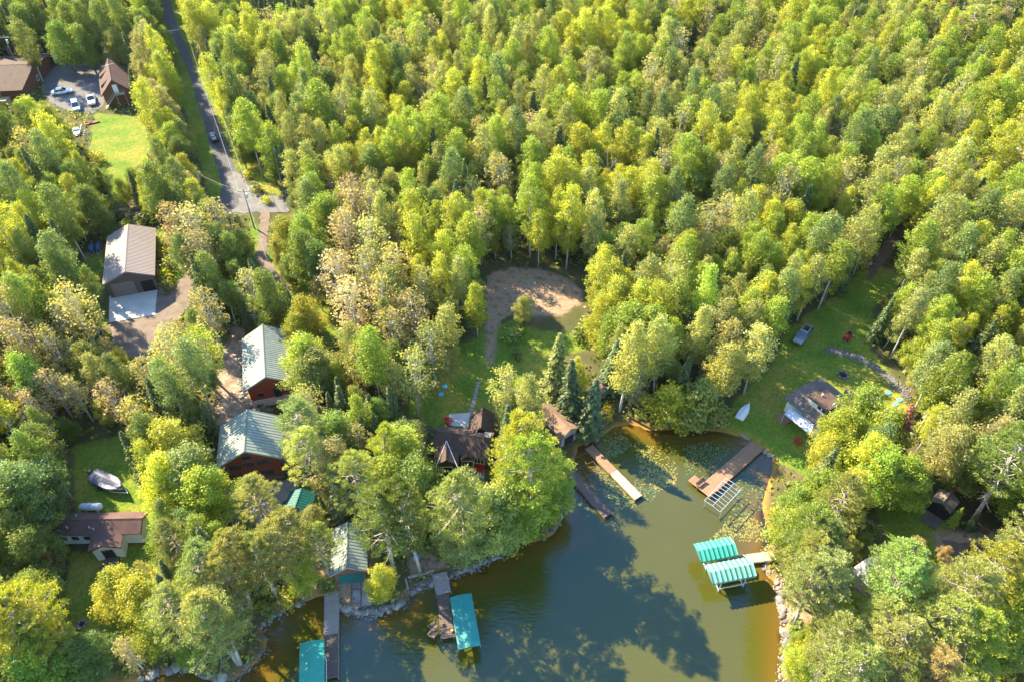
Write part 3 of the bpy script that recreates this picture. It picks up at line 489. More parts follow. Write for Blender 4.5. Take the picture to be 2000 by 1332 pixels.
for x in (-1.6, 1.7):
    for y in (-Ln / 2, Ln / 2): MB().tube([(x, y, -2), (x, y, .9)], .05, 5).build('post', 'rust', lt)
tr = thing('boat_rail', 'pair of rusty launching rails running from the boathouse into water', 'boat rail', (*pg(696,1180,0,0).to_2d(), 0))
for px_ in (687, 705):
    a, b = pg(px_, 1132, .25), pz(px_, 1228, -.25); o = Vector(tr.location); MB().tube([a - o, pg(px_, 1190, .3) - o, Vector(b) - o], .06, 5).build('rail', 'rust', tr)
for py in (1150, 1178, 1206):
    a, b = pg(687, py, .2, -.1), pg(705, py, .2, -.1); MB().tube([a - o, b - o], .05, 5).build('tie', 'rust', tr)
for lab, (x, y) in (('yellow bucket on the end of the L-shaped dock', (883,1231)),):
    p = pg(x, y, .66, 0); MB().tube([(0, 0, 0), (0, 0, .3)], [.14, .17], 10).build('bucket', 'yellow').location = (p.x, p.y, .6); tag(bpy.data.objects['bucket'], lab, 'bucket')

# ------------------------------------------------------------------ vehicles
def wheels(r, xs, ys, rad=.33, w=.22, rim=True):
    for x in xs:
        for y in ys:
            t = MB().tube([(x - w / 2, y, rad), (x + w / 2, y, rad)], rad, 14).build('wheel', 'tyre', r)
            if rim: sx = 1 if x > 0 else -1; MB().tube([(x + sx * (w / 2 - .02), y, rad), (x + sx * (w / 2 + .012), y, rad)], rad * .6, 10).build('rim', 'rim', t)
def car(name, label, a, b, paint, kind='sedan', cat='car'):
    """from rear pixel a to nose pixel b"""
    mid, rz, Ln = between(a, b, .5); r = thing(name, label, cat, (mid.x, mid.y, float(H(mid.x, mid.y)) + .07), rz)
    Ln = {'sedan': 4.9, 'van': 4.8, 'suv': 4.7, 'pickup': 5.5}[kind]; w = .92; h = {'sedan': .88, 'van': 1.0, 'suv': 1.02, 'pickup': 1.05}[kind]; l = Ln / 2
    def ring(y, ww, z0, z1): return [(-ww, y, z0 + .12), (-ww * .9, y, z0), (ww * .9, y, z0), (ww, y, z0 + .12), (ww, y, z1 - .18), (ww * .9, y, z1), (-ww * .9, y, z1), (-ww, y, z1 - .18)]
    g = MB().loft([ring(-l, w * .82, .42, h * .86), ring(-l + .25, w * .96, .27, h), ring(-l * .4, w, .24, h), ring(l * .35, w, .24, h), ring(l * .75, w * .97, .27, h * .93), ring(l - .12, w * .85, .33, h * .8), ring(l, w * .72, .42, h * .68)])
    g.build('body', paint, r, False)
    y0, y1, t0, t1, H2 = {'sedan': (-l * .72, l * .42, -l * .42, l * .08, 1.42), 'van': (-l * .97, l * .55, -l * .88, l * .12, 1.75), 'suv': (-l * .95, l * .45, -l * .82, l * .1, 1.72), 'pickup': (-l * .12, l * .5, -l * .04, l * .2, 1.8)}[kind]
    wb, wt = w * .9, w * .72
    MB().loft([[(-wb, y0, h - .02), (wb, y0, h - .02), (wb, y1, h - .02), (-wb, y1, h - .02)], [(-wt, t0, H2 - .06), (wt, t0, H2 - .06), (wt, t1, H2 - .06), (-wt, t1, H2 - .06)]]).build('cabin_glass', 'darkglass', r)
    rf = MB().loft([[(-wt - .02, t0 - .03, H2 - .06), (wt + .02, t0 - .03, H2 - .06), (wt + .02, t1 + .03, H2 - .06), (-wt - .02, t1 + .03, H2 - .06)], [(-wt * .9, t0 + .1, H2), (wt * .9, t0 + .1, H2), (wt * .9, t1 - .1, H2), (-wt * .9, t1 - .1, H2)]]).build('roof', paint, r)
    if kind == 'suv': bx('sunroof', 'darkglass', rf, -wt * .75, wt * .75, t0 + .5, t1 - .3, H2 - .02, H2 + .012)
    for sx in (-1, 1):
        for (ya, za, yb, zb) in ((y0, h, t0, H2 - .05), (y1, h, t1, H2 - .05), ((y0 + y1) / 2, h, (t0 + t1) / 2, H2 - .05)): MB().tube([(sx * wb, ya, za - .02), (sx * (wt + .01), yb, zb)], .045, 5).build('pillar', paint, r)
        bx('headlight', 'white', r, sx * w * .62 - .14, sx * w * .62 + .14, l - .16, l - .02, h * .62, h * .76); bx('tail_light', 'red', r, sx * w * .68 - .1, sx * w * .68 + .1, -l - .012, -l + .1, h * .6, h * .8)
        bx('mirror', paint, r, sx * (w + .1) - .09, sx * (w + .1) + .09, y1 - .25, y1 - .12, h + .02, h + .16)
    if kind == 'pickup': bx('cargo_bed', 'carblack', r, -w * .82, w * .82, -l + .14, y0 - .12, h - .3, h + .012)
    wheels(r, (-w * .9, w * .9), (-l * .6, l * .62)); return r
car('sedan', 'white sedan parked alone across the gravel yard', (100,183), (142,177), 'carwhite')
car('pickup_truck', 'white pickup truck with open bed near the outside stairs', (176,180), (182,213), 'carwhite', 'pickup', 'truck')
car('minivan', 'pale blue minivan parked beside the pickup truck', (146,196), (152,223), 'carblue', 'van', 'van')
car('sport_utility_car', 'silver sport utility car with dark sunroof on the shaded lawn', (1579,642), (1556,671), 'carsilver', 'suv')
mid, rz, Ln = between((72,118), (112,117), 1.2); tl = thing('cargo_trailer', 'black enclosed cargo trailer with white edge trim under the trees', 'trailer', (mid.x, mid.y, float(H(mid.x, mid.y))), rz)
bx('box', 'carblack', tl, -1.1, 1.1, -2.6, 2.4, .5, 2.4); MB().prism([(-1.1, 2.42), (1.1, 2.42), (0, 3.2)], .55, 2.35, 'z').build('nose', 'white', tl)
for e in (-2.62, 2.36):
    for x in (-1.1, 1.1): MB().tube([(x, e, .5), (x, e, 2.42)], .06, 4).build('corner_trim', 'white', tl)
for x in (-1.1, 1.1): MB().tube([(x, -2.6, 2.42), (x, 2.4, 2.42)], .06, 4).build('edge_trim', 'white', tl)
wheels(tl, (-1.15, 1.15), (-.5, .35), .36)
mid, rz, Ln = between((414,266), (422,279), .5); ut = thing('utility_buggy', 'dark open utility buggy driving along the paved road', 'buggy', (mid.x, mid.y, float(H(mid.x, mid.y)) + .06), rz)
MB().loft([[(-.6, y, .4), (.6, y, .4), (.6, y, z), (-.6, y, z)] for y, z in ((-1.4, .9), (-.5, .95), (-.45, .6), (.5, .6), (.55, 1.0), (1.3, .8))]).build('body', 'carblack', ut)
for x in (-.6, .6): MB().tube([(x, -.6, .9), (x * .9, -.5, 1.85), (x * .9, .35, 1.85), (x, .8, .95)], .045, 5).build('roll_bar', 'carblack', ut)
bx('roof', 'carblack', ut, -.58, .58, -.5, .35, 1.86, 1.92); [bx('seat', 'lamp', ut, x - .25, x + .25, -.4, .05, .62, .82) for x in (-.3, .3)]; bx('hood', 'white', ut, -.4, .4, .7, 1.2, .93, 1.0); wheels(ut, (-.62, .62), (-.95, .95), .33)
def hull(n, Ln, w, h, nose=.45):
    rows = []
    for i in range(n + 1):
        t = i / n; y = -Ln / 2 + Ln * t; k = 1 if t < 1 - nose else max(.04, math.cos((t - 1 + nose) / nose * math.pi / 2) ** .75); ww = w / 2 * k * (.9 + .1 * min(1, t * 4))
        rows.append((y, ww, .12 * max(0, (t - .6) / .4)))
    return rows
mid, rz, Ln = between((186,927), (232,950), 1.2); bt = thing('covered_boat', 'motor boat under a dark grey cover on its trailer', 'boat', (mid.x, mid.y, float(H(mid.x, mid.y))), rz)
rw = hull(12, 5.6, 2.2, 1); MB().loft([[(-ww, y, 1.15 + u), (-ww * .75, y, .7 + u * 2), (0, y, .5 + u * 3), (ww * .75, y, .7 + u * 2), (ww, y, 1.15 + u)] for y, ww, u in rw]).build('hull', 'lamp', bt)
MB().loft([[(-ww * 1.03, y, 1.0 + u), (-ww * 1.0, y, 1.2 + u), (-ww * .5, y, 1.35 + u + .3 * math.sin(i * .55 + .5)), (0, y, 1.5 + u + .38 * math.sin(i * .3)), (ww * .5, y, 1.35 + u + .25 * math.sin(i * .6)), (ww * 1.0, y, 1.2 + u), (ww * 1.03, y, 1.0 + u)] for i, (y, ww, u) in enumerate(rw)]).build('cover', 'cover', bt)
mo = MB().loft([[(x * s, -3.15 + y * s, z) for x, y in ((-.28, -.3), (.28, -.3), (.28, .3), (-.28, .3))] for z, s in ((.7, .5), (1.1, .7), (1.2, 1), (1.55, 1), (1.65, .7))]).build('outboard_motor', 'carblack', bt)
for x in (-.8, .8): MB().tube([(x, -2.6, .45), (x, 1.6, .5), (0, 3.6, .5)], .06, 5).build('trailer_rail', 'alu', bt)
wheels(bt, (-1.15, 1.15), (-.7,), .3)
def jetski(a, b, lab):
    mid, rz, Ln = between(a, b, .6); r = thing('jet_ski', lab, 'jet ski', (mid.x, mid.y, float(H(mid.x, mid.y))), rz, 'covered jet skis behind the metal garage'); rw = hull(10, 3.0, 1.15, 1, .6)
    MB().loft([[(-ww, y, .62 + u), (-ww * .7, y, .35), (ww * .7, y, .35), (ww, y, .62 + u)] for y, ww, u in rw]).build('hull', 'carblack', r)
    MB().loft([[(-ww * 1.02, y, .58 + u), (-ww * .6, y, .8 + .25 * math.sin(i * .33)), (0, y, .9 + .38 * math.sin(i * .33)), (ww * .6, y, .8 + .25 * math.sin(i * .33)), (ww * 1.02, y, .58 + u)] for i, (y, ww, u) in enumerate(rw)]).build('cover', 'darkblue', r)
    for x in (-.3, .3): MB().tube([(x, -1.3, .3), (x, 1.2, .3), (0, 2.0, .3)], .04, 5).build('trailer_rail', 'alu', r)
    wheels(r, (-.55, .55), (-.3,), .24)
jetski((179,476), (179,497), 'jet ski under blue-grey cover on trailer behind the metal garage'); jetski((191,473), (191,494), 'jet ski under blue-grey cover on trailer behind the metal garage')
mid, rz, Ln = between((160,989), (195,989), .8); tk = thing('propane_tank', 'white horizontal propane tank behind the white bungalow', 'tank', (mid.x, mid.y, float(H(mid.x, mid.y))), rz)
MB().loft([[(q * .52 * math.cos(t), y, .8 + q * .52 * math.sin(t)) for t in [k * math.pi / 7 for k in range(14)]] for y, q in ((-1.6, .1), (-1.55, .5), (-1.4, .85), (-1.2, 1), (1.2, 1), (1.4, .85), (1.55, .5), (1.6, .1))]).build('vessel', 'tank', tk, True)
bx('valve_hood', 'lamp', tk, -.2, .2, -.2, .2, 1.28, 1.5); [bx('foot', 'concrete', tk, -.4, .4, y, y + .2, -.1, .34) for y in (-.9, .7)]
mid, rz, Ln = between((1447,811), (1461,790), .4); rb = thing('rowing_boat', 'white rowing boat lying overturned on the grass at the wood edge', 'boat', (mid.x, mid.y, float(H(mid.x, mid.y))), rz)
MB().loft([[(-ww, y, .02), (-ww * .85, y, .35 - u), (0, y, .5 - u), (ww * .85, y, .35 - u), (ww, y, .02)] for y, ww, u in hull(12, 3.9, 1.5, 1, .6)]).build('hull', 'white', rb); MB().tube([(0, -1.9, .5), (0, 1.4, .47)], .035, 5).build('keel', 'tank', rb)
mid, rz, Ln = between((166,243), (190,238), .3); ky = thing('kayak', 'red kayak lying on the lawn near the parking yard', 'kayak', (mid.x, mid.y, float(H(mid.x, mid.y))), rz)
MB().loft([[(-q * .38, y, .12), (-q * .2, y, .0), (q * .2, y, 0), (q * .38, y, .12), (q * .2, y, .32), (-q * .2, y, .32)] for y, q in ((-1.8, .08), (-1.2, .6), (-.3, 1), (.3, 1), (1.2, .6), (1.8, .08))]).build('hull', 'red', ky); bx('cockpit', 'dark', ky, -.2, .2, -.5, .4, .3, .335)
p = pg(1655,660); mw = thing('riding_mower', 'small red riding mower on the lawn by the stone border', 'mower', p, 2.4)
MB().loft([[(-.3, y, .3), (.3, y, .3), (.26, y, z), (-.26, y, z)] for y, z in ((.1, .75), (.3, .8), (.95, .7))]).build('hood', 'red', mw); MB().box(-.42, .42, -.8, .15, .35, .55).build('body', 'red', mw); bx('deck', 'red', mw, -.6, .6, -.35, .4, .12, .28); MB().box(-.25, .25, -.55, -.1, .56, .7).box(-.25, .25, -.65, -.55, .6, 1.0).build('seat', 'carblack', mw)
MB().tube([(0, .2, .7), (0, .05, 1.0)], .03, 5).build('steering_column', 'carblack', mw); wheels(mw, (-.42, .42), (-.55,), .28); wheels(mw, (-.38, .38), (.75,), .19, .15)
p = pg(165,266); sw = thing('swing_set', 'white pipe swing frame near the red kayak', 'swing', p, .3)
for y in (-1.4, 1.4): MB().tube([(-1, y, 0), (0, y, 2.2), (1, y, 0)], .05, 6).build('leg_frame', 'white', sw)
MB().tube([(0, -1.4, 2.2), (0, 1.4, 2.2)], .05, 6).build('top_bar', 'white', sw)
for y in (-.5, .5): MB().tube([(0, y - .2, 2.2), (0, y - .2, .5)], .015, 4).tube([(0, y + .2, 2.2), (0, y + .2, .5)], .015, 4).box(-.15, .15, y - .25, y + .25, .46, .5).build('swing_seat', 'darkblue', sw)
mid, rz, Ln = between((146,246), (151,268), .6); ct = thing('utility_trailer', 'small white flatbed trailer with blue tub beside the swing frame', 'trailer', (mid.x, mid.y, float(H(mid.x, mid.y))), rz)
bx('bed', 'white', ct, -.75, .75, -1.4, 1.2, .5, .6); MB().tube([(-.5, 1.2, .5), (0, 2.2, .5), (.5, 1.2, .5)], .05, 5).build('drawbar', 'alu', ct); bx('tub', 'carblue', ct, -.6, .6, -1.2, -.2, .6, 1.0); wheels(ct, (-.85, .85), (-.2,), .28)
# tarp shelter beside the lawn cottage
cor = [pg(*q, 2.3) for q in ((1532,808), (1547,797), (1592,824), (1582,848))]; cc = sum(cor, Vector()) / 4; tp = thing('tarp_shelter', 'white tarp shelter against the cream dormer cottage', 'shelter', (cc.x, cc.y, float(H(cc.x, cc.y))))
o = Vector(tp.location); L_ = [c - o for c in cor]; g = MB(); n = 6
for i in range(n + 1):
    for j in range(n + 1):
        u, v = i / n, j / n; q = (L_[0] * (1 - u) + L_[3] * u) * (1 - v) + (L_[1] * (1 - u) + L_[2] * u) * v; g.v.append((q.x, q.y, q.z + .45 * math.sin(math.pi * v) - .1 * abs(math.sin(math.pi * u * 3)) * .8))
g.f = [(i*(n+1)+j, (i+1)*(n+1)+j, (i+1)*(n+1)+j+1, i*(n+1)+j+1) for i in range(n) for j in range(n)]; tv = g.build('tarp', 'tarp', tp); md = tv.modifiers.new('t', 'SOLIDIFY'); md.thickness = .015
for q in L_: MB().tube([(q.x, q.y, -.3), (q.x, q.y, q.z)], .04, 5).build('post', 'alu', tp)

# ------------------------------------------------------------------ small things in the gardens
def chair(lab, x, y, rz, deck=None, m='red'):
    p = pg(x, y, .08) if deck is None else Vector(pz(x, y, deck)); r = thing('garden_chair', lab, 'chair', p, rz)
    bx('seat', m, r, -.35, .35, -.4, .3, .32, .38)
    for i in range(3): MB().add([(-.32 + .22 * i, .3, .3), (-.13 + .22 * i, .3, .3), (-.13 + .22 * i, .62, 1.05), (-.32 + .22 * i, .62, 1.05), (-.32 + .22 * i, .35, .3), (-.13 + .22 * i, .35, .3), (-.13 + .22 * i, .67, 1.05), (-.32 + .22 * i, .67, 1.05)], [(0,1,2,3),(7,6,5,4),(0,4,5,1),(1,5,6,2),(2,6,7,3),(3,7,4,0)]).build('back_slat', m, r)
    for s in (-1, 1): bx('armrest', m, r, s * .42 - .08, s * .42 + .08, -.45, .4, .55, .6); [bx('leg', m, r, s * .38 - .04, s * .38 + .04, yy, yy + .1, -.02, .55) for yy in (-.4, .28)]
chair('red garden chair by the cottage wall on the terrace', 928, 911, .3); chair('red garden chair at the outer edge of the cottage terrace', 938, 921, -.5); chair('red garden chair alone on the grass near the tarp shelter', 1558, 864, 2.0); chair('red garden chair on the patio behind the brown cottage', 877, 825, 1.2)
chair('weathered wooden chair on the L-shaped dock, beside its twin', 848, 1226, 2.2, .625, 'darkdeck'); chair('weathered wooden chair at the outer corner of the L-shaped dock', 846, 1240, 2.5, .625, 'darkdeck'); chair('grey wooden chair on the terrace below the log house', 476, 1000, 1.0, None, 'paledeck')
def rock_mesh(seed, sub=2):
    import bmesh
    bm = bmesh.new(); bmesh.ops.create_icosphere(bm, subdivisions=sub, radius=1); r = random.Random(seed); pl = [(Vector((r.gauss(0, 1), r.gauss(0, 1), r.gauss(0, 1))).normalized(), r.uniform(.55, .9)) for _ in range(9)]
    for v in bm.verts:
        for n, d in pl:
            e = v.co.dot(n)
            if e > d: v.co -= n * (e - d)
        v.co.z *= .7
    me = bpy.data.meshes.new('rock'); bm.to_mesh(me); bm.free(); return me
ROCKS = []
for i in range(6):
    for m in ('stone', 'palestone'): q = rock_mesh(i); q.materials.append(M[m]); ROCKS.append(q)
def rock_at(p, s, lab, grp, pale=None):
    o = link('boulder', R.choice(ROCKS), None); o.location = (p.x, p.y, p.z + s * .22); o.scale = (s * R.uniform(.8, 1.2), s * R.uniform(.8, 1.2), s * R.uniform(.7, 1)); o.rotation_euler = (0, 0, R.uniform(0, 6.28)); return tag(o, lab, 'boulder', grp)
def along(P, t):
    d = [0]
    for a, b in zip(P, P[1:]): d.append(d[-1] + math.dist(a, b))
    s = t * d[-1]
    for i in range(len(P) - 1):
        if s <= d[i + 1]: u = (s - d[i]) / (d[i + 1] - d[i] + 1e-9); return P[i][0] + (P[i+1][0] - P[i][0]) * u, P[i][1] + (P[i+1][1] - P[i][1]) * u
    return P[-1]
STRETCH = [([(664,1184),(700,1199),(752,1192),(788,1176)], 40, 'grey boulder in the stone bank between boathouse and L-shaped dock', .25, .6),
 ([(800,1156),(845,1137),(884,1124),(930,1106),(978,1082),(998,1056)], 34, 'grey boulder in the curved stone bank beside the L-shaped dock', .3, .62),
 ([(1070,1042),(1092,1022),(1090,990)], 6, 'boulder standing in the water below the spruces', .4, .8), ([(1492,1086),(1499,1120),(1521,1142),(1526,1180),(1535,1230),(1532,1280),(1527,1330)], 17, 'pale boulder on the sandy shore of the pine point', .3, .7),
 ([(270,1326),(330,1311),(375,1301),(400,1321),(440,1327)], 14, 'boulder on the shore below the yellow shrub', .35, .75), ([(505,1226),(545,1198),(595,1171)], 16, 'flat rock in the low wall beside the amber shallows', .25, .5),
 ([(1488,872),(1508,895)], 7, 'small rock at the foot of the wide brown dock', .25, .5), ([(475,760),(480,785),(500,800),(530,805)], 16, 'rock in the bank between the two log buildings', .3, .6), ([(436,1020),(470,1026),(520,1024)], 14, 'stone in the retaining wall of the log house terrace', .35, .6),
 ([(650,1020),(690,1012),(712,1016)], 10, 'rounded stone heaped behind the boathouse', .25, .5)]
for P, n, lab, s0, s1 in STRETCH:
    for i in range(n):
        x, y = along(P, (i + R.random()) / n); p = pg(x + R.uniform(-4, 4), y + R.uniform(-5, 3)); p.z = max(p.z, -.15); rock_at(p, R.uniform(s0, s1), lab, lab + 's')
def stone_stuff(name, lab, P, n, wid, s0, s1, m):
    g = MB(); base = [rock_mesh(50 + k, 1) for k in range(4)]; V = [[tuple(v.co) for v in b.vertices] for b in base]; F = [[tuple(p.vertices) for p in b.polygons] for b in base]
    for i in range(n):
        x, y = along(P, R.random()); p = pg(x, y); p.x += R.gauss(0, wid); p.y += R.gauss(0, wid); k = R.randrange(4); s = R.uniform(s0, s1); z = max(float(H(p.x, p.y)), -.3); a = R.uniform(0, 6.28); ca, sa = math.cos(a), math.sin(a)
        g.add([(p.x + s * (v[0] * ca - v[1] * sa), p.y + s * (v[0] * sa + v[1] * ca), z + s * (v[2] + .2)) for v in V[k]], F[k])
    return tag(g.build(name, m), lab, kind='stuff')
stone_stuff('riprap', 'loose grey stones along the inner lake shore', SHORE[13:23], 620, .45, .1, .28, 'stone'); stone_stuff('shore_stones', 'pale stones along the sandy point shore', SHORE[44:53], 420, .5, .07, .22, 'palestone'); stone_stuff('bank_stones', 'loose stones along the shaded bungalow shore', SHORE[1:12], 240, .45, .1, .26, 'stone')
WALLP = [(1618,684),(1650,690),(1685,702),(1715,722),(1745,745),(1766,765),(1772,780)]
stone_stuff('stone_border', 'curved border of heaped stones along the boat lawn', WALLP, 1000, .42, .09, .25, 'stone'); stone_stuff('rubble', 'heap of rubble stones among the trees near the boat trailer', [(222,752),(240,770),(252,790)], 260, .9, .12, .35, 'palestone'); stone_stuff('stone_bank', 'stony bank along the dirt drive', [(470,690),(474,760),(486,795)], 240, .45, .1, .28, 'palestone')
def fire_ring(x, y, lab, rad=.8):
    p = pg(x, y); r = thing('fire_pit', lab, 'fire pit', p); q = ROCKS[0]
    for i in range(12): o = link('stone', ROCKS[i % 12], None, r); t = i * math.pi / 6; o.location = (rad * math.cos(t), rad * math.sin(t), .1); o.scale = (.24, .2, .22); o.rotation_euler = (0, 0, t)
    MB().tube([(0, 0, -.1), (0, 0, .06)], rad * .85, 14).build('ash_bed', 'dark', r)
fire_ring(1646, 732, 'round stone fire pit on the boat lawn'); fire_ring(160, 1219, 'round stone fire pit below the white bungalow', .5)
for i, (x, y, lab) in enumerate(((1735,767,'pale blue septic lid closest to the mast aerial'), (1757,781,'blue septic lid at the lawn edge by the stone border'), (1749,790,'blue septic lid under the big maple edge'), (869,755,'blue lawn disc among tree shadows, uphill of its twin'), (862,770,'blue lawn disc among tree shadows, downhill of its twin'), (813,1089,'blue disc lying on brown needles above the L-shaped dock'))):
    o = MB().tube([(0, 0, -.05), (0, 0, .12), (0, 0, .16)], [.42, .42, .3], 14).build('septic_lid', 'blue'); o.location = pg(x, y); tag(o, lab, 'lid')
pth = []
for i in range(12):
    x, y = along([(934,748),(928,775),(921,800),(917,812)], i / 11); p = pg(x, y); g = MB(); n = 8; a0 = R.random()
    rr = [.38 * R.uniform(.8, 1.15) for _ in range(n)]; g.loft([[(rr[k] * math.cos(a0 + k * 6.283 / n), rr[k] * math.sin(a0 + k * 6.283 / n), z) for k in range(n)] for z in (-.05, .05)]); o = g.build('stepping_stone', 'palestone'); o.location = p; tag(o, 'flat stepping stone in the path to the brown cottage', 'stepping stone', 'stepping stones to the brown cottage')
mid, rz, Ln = between((119,1165), (116,1230)); lw = thing('log_edging', 'long dark timber wall beside the bungalow garden', 'timber wall', (mid.x, mid.y, float(H(mid.x, mid.y)) - .1), rz)
for k in range(3): bx('timber', 'greydeck', lw, -.16, .16, -Ln / 2, Ln / 2, .02 + k * .27, .27 + k * .27)
for lab, a, b in (('timber beam edging the stone bank by the L-shaped dock', (797,1128), (848,1114)), ('short timber post edging beside the bright shrub', (792,1129), (797,1150)), ('timber beam at the head of the wide brown dock', (1446,848), (1462,860))):
    mid, rz, Ln = between(a, b); o = bx('timber_beam', 'greydeck', None, -.14, .14, -Ln / 2, Ln / 2, -.3, .25); o.location = (mid.x, mid.y, mid.z); o.rotation_euler = (0, 0, rz); tag(o, lab, 'beam')
p = pg(498,640); tw = thing('lookout_stair', 'grey metal stair frame at the back of the log cabin', 'stair', p, .1)
for x in (-.6, .6):
    for y in (-.6, .6): bx('post', 'lamp', tw, x - .05, x + .05, y - .05, y + .05, -.2, 3.4)
bx('platform', 'greydeck', tw, -.7, .7, -.7, .7, 2.3, 2.4); [bx('rail', 'lamp', tw, -.7, .7, y - .04, y + .04, 3.3, 3.4) for y in (-.6, .6)]
p = pg(686, 965); tb = thing('charcoal_grill', 'black round grill on the grass near the garden shelter', 'grill', p)
MB().loft([[(q * .3 * math.cos(t), q * .3 * math.sin(t), z) for t in [k * .6283 for k in range(10)]] for z, q in ((.6, .4), (.75, .95), (.85, 1), (.98, .8), (1.05, .2))]).build('bowl', 'carblack', tb); [MB().tube([(.15 * math.cos(t), .15 * math.sin(t), .7), (.32 * math.cos(t), .32 * math.sin(t), 0)], .02, 5).build('leg', 'alu', tb) for t in (0, 2.09, 4.19)]
mid, rz, Ln = between((612,812), (626,818), .6); car('parked_car', 'dark car parked under trees beside the log house', (608,814), (632,806), 'carblack', 'suv')

def utility_pole(lab, base, h, arm=True, lamp=False):
    p = pg(*base); r = thing('utility_pole', lab, 'pole', p); MB().tube([(0, 0, -.5), (0, 0, h)], [.16, .11], 8).build('shaft', 'pole', r)
    if arm: bx('crossarm', 'pole', r, -1.1, 1.1, -.06, .06, h - .6, h - .48); [MB().tube([(x, 0, h - .48), (x, 0, h - .3)], .05, 6).build('insulator', 'white', r) for x in (-1, 0.4, 1)]; MB().tube([(.3, 0, h - 2), (.3, 0, h - 1.1)], .24, 10).build('transformer', 'lamp', r)
    if lamp: MB().tube([(0, 0, h - .2), (.3, -.6, h + .1)], .04, 5).build('lamp_arm', 'lamp', r); MB().tube([(.3, -.6, h - .15), (.3, -.6, h + .15)], [.25, .12], 10).build('lamp_head', 'white', r)
    return Vector(p) + Vector((0, 0, h - .35))
t1 = utility_pole('tall utility pole beside the far stretch of paved road', (390,126), 10); t2 = utility_pole('utility pole at the road bend by the gravel driveway', (497,446), 9.0); t3 = utility_pole('yard lamp pole near the grey metal stair', (556,615), 5.5, False, True); t4 = utility_pole('utility pole behind the brown-roofed house', (38,137), 9); t5 = utility_pole('slim utility pole by the two-track lane', (402,400), 8)
def cable(a, b, sag, lab, off=Vector()):
    P = [a.lerp(b, i / 14) + off + Vector((0, 0, -sag * 4 * (i / 14) * (1 - i / 14))) for i in range(15)]; o0 = P[0].copy(); o = MB().tube([q - o0 for q in P], .028, 4).build('power_cable', 'wire'); o.location = o0; tag(o, lab, 'cable')
for i, off in enumerate((Vector((-1, 0, 0)), Vector((1, 0, 0)))): cable(t1, t2, 1.6, ('power cable over the asphalt along the paved road', 'power cable over the grass verge along the paved road')[i], off)
cable(t2, t3, .7, 'power cable from the road bend to the yard lamp'); cable(t1, t4, 1.5, 'power cable crossing above the steep garage house woods'); cable(t2, t5, .6, 'short power cable over the road junction'); cable(t1, t1 + Vector((-18, 95, 3)), 1.5, 'power cable leading on along the far road')

# ------------------------------------------------------------------ trees
def quads(name, P, N, S, T, asp, mname, elong=None):
    n = len(P); N = N / (np.linalg.norm(N, axis=1, keepdims=True) + 1e-9); rnd = NR.normal(size=(n, 3)) if elong is None else elong + NR.normal(size=(n, 3)) * .25
    U = rnd - N * (rnd * N).sum(1, keepdims=True); U /= np.linalg.norm(U, axis=1, keepdims=True) + 1e-9; W = np.cross(N, U)
    S = S[:, None]; a = U * S; b = W * S * asp
    V = np.stack([P - a, P - a * .15 + b, P + a, P - a * .15 - b], 1).reshape(-1, 3)
    me = bpy.data.meshes.new(name); me.vertices.add(4 * n); me.vertices.foreach_set('co', V.ravel()); me.loops.add(4 * n); me.loops.foreach_set('vertex_index', np.arange(4 * n, dtype=np.int32))
    me.polygons.add(n); me.polygons.foreach_set('loop_start', np.arange(0, 4 * n, 4, dtype=np.int32)); me.update(calc_edges=True)
    at = me.attributes.new('tone', 'FLOAT_COLOR', 'FACE'); at.data.foreach_set('color', np.concatenate([T, np.ones((n, 1))], 1).astype(np.float32).ravel()); me.materials.append(M[mname]); return me
def clumps(cs, rs, per, size, flat=.8, hue=.10):
    """leaf faces spread through clumps at cs"""
    P, N, S, T = [], [], [], []
    for c, r in zip(cs, rs):
        n = max(8, int(per * (r * r))); d = NR.normal(size=(n, 3)); d /= np.linalg.norm(d, axis=1, keepdims=True); q = NR.uniform(.55, 1.0, (n, 1)) ** .6
        off = d * q * r * np.array([1, 1, flat]) + NR.normal(size=(n, 3)) * .22; P.append(c + off); N.append(d + NR.normal(size=(n, 3)) * .7 + np.array([0, 0, .75])); S.append(NR.uniform(.65, 1.25, n) * size)
        k = NR.normal(0, 1); base = np.array([1 + .11 * k, 1 + .06 * k, 1 - .04 * k]) * (1 + NR.normal(0, .06)); T.append(np.clip(base * (1 + NR.normal(0, hue, (n, 1))), .25, 2.2))
    return map(np.concatenate, (P, N, S, T))
def trunk_limbs(h, r0, tips, m, start=.35, lean=.3, stems=1):
    g = MB()
    for s in range(stems):
        lx, ly = R.uniform(-lean, lean) + (0 if stems == 1 else R.uniform(-1.3, 1.3)), R.uniform(-lean, lean); top = .93 * h * (1 if s == 0 else R.uniform(.75, .95))
        ax = [Vector((lx * (max(z, 0) / h) ** 1.4, ly * (max(z, 0) / h) ** 1.4, z)) for z in (-.4, h * .15, h * .35, h * .6, h * .8, top)]; g.tube(ax, [r0 * 1.25, r0, r0 * .82, r0 * .55, r0 * .32, r0 * .1], 7)
        for c in tips:
            if R.random() < 1.0 / stems:
                c = Vector(c); z = max(h * start, c.z - math.hypot(c.x, c.y) * R.uniform(.5, 1.0) - .3); z = min(z, top * .95); b = Vector((lx * (z / h) ** 1.4, ly * (z / h) ** 1.4, z)); mid = b.lerp(c, .55) + Vector((0, 0, -.12 * (c - b).length))
                g.tube([b, mid, c], [r0 * .28, r0 * .17, r0 * .05], 4, False)
    me = bpy.data.meshes.new('trunk'); me.from_pydata(g.v, [], g.f); me.update(); me.shade_smooth(); me.materials.append(M[m]); return me
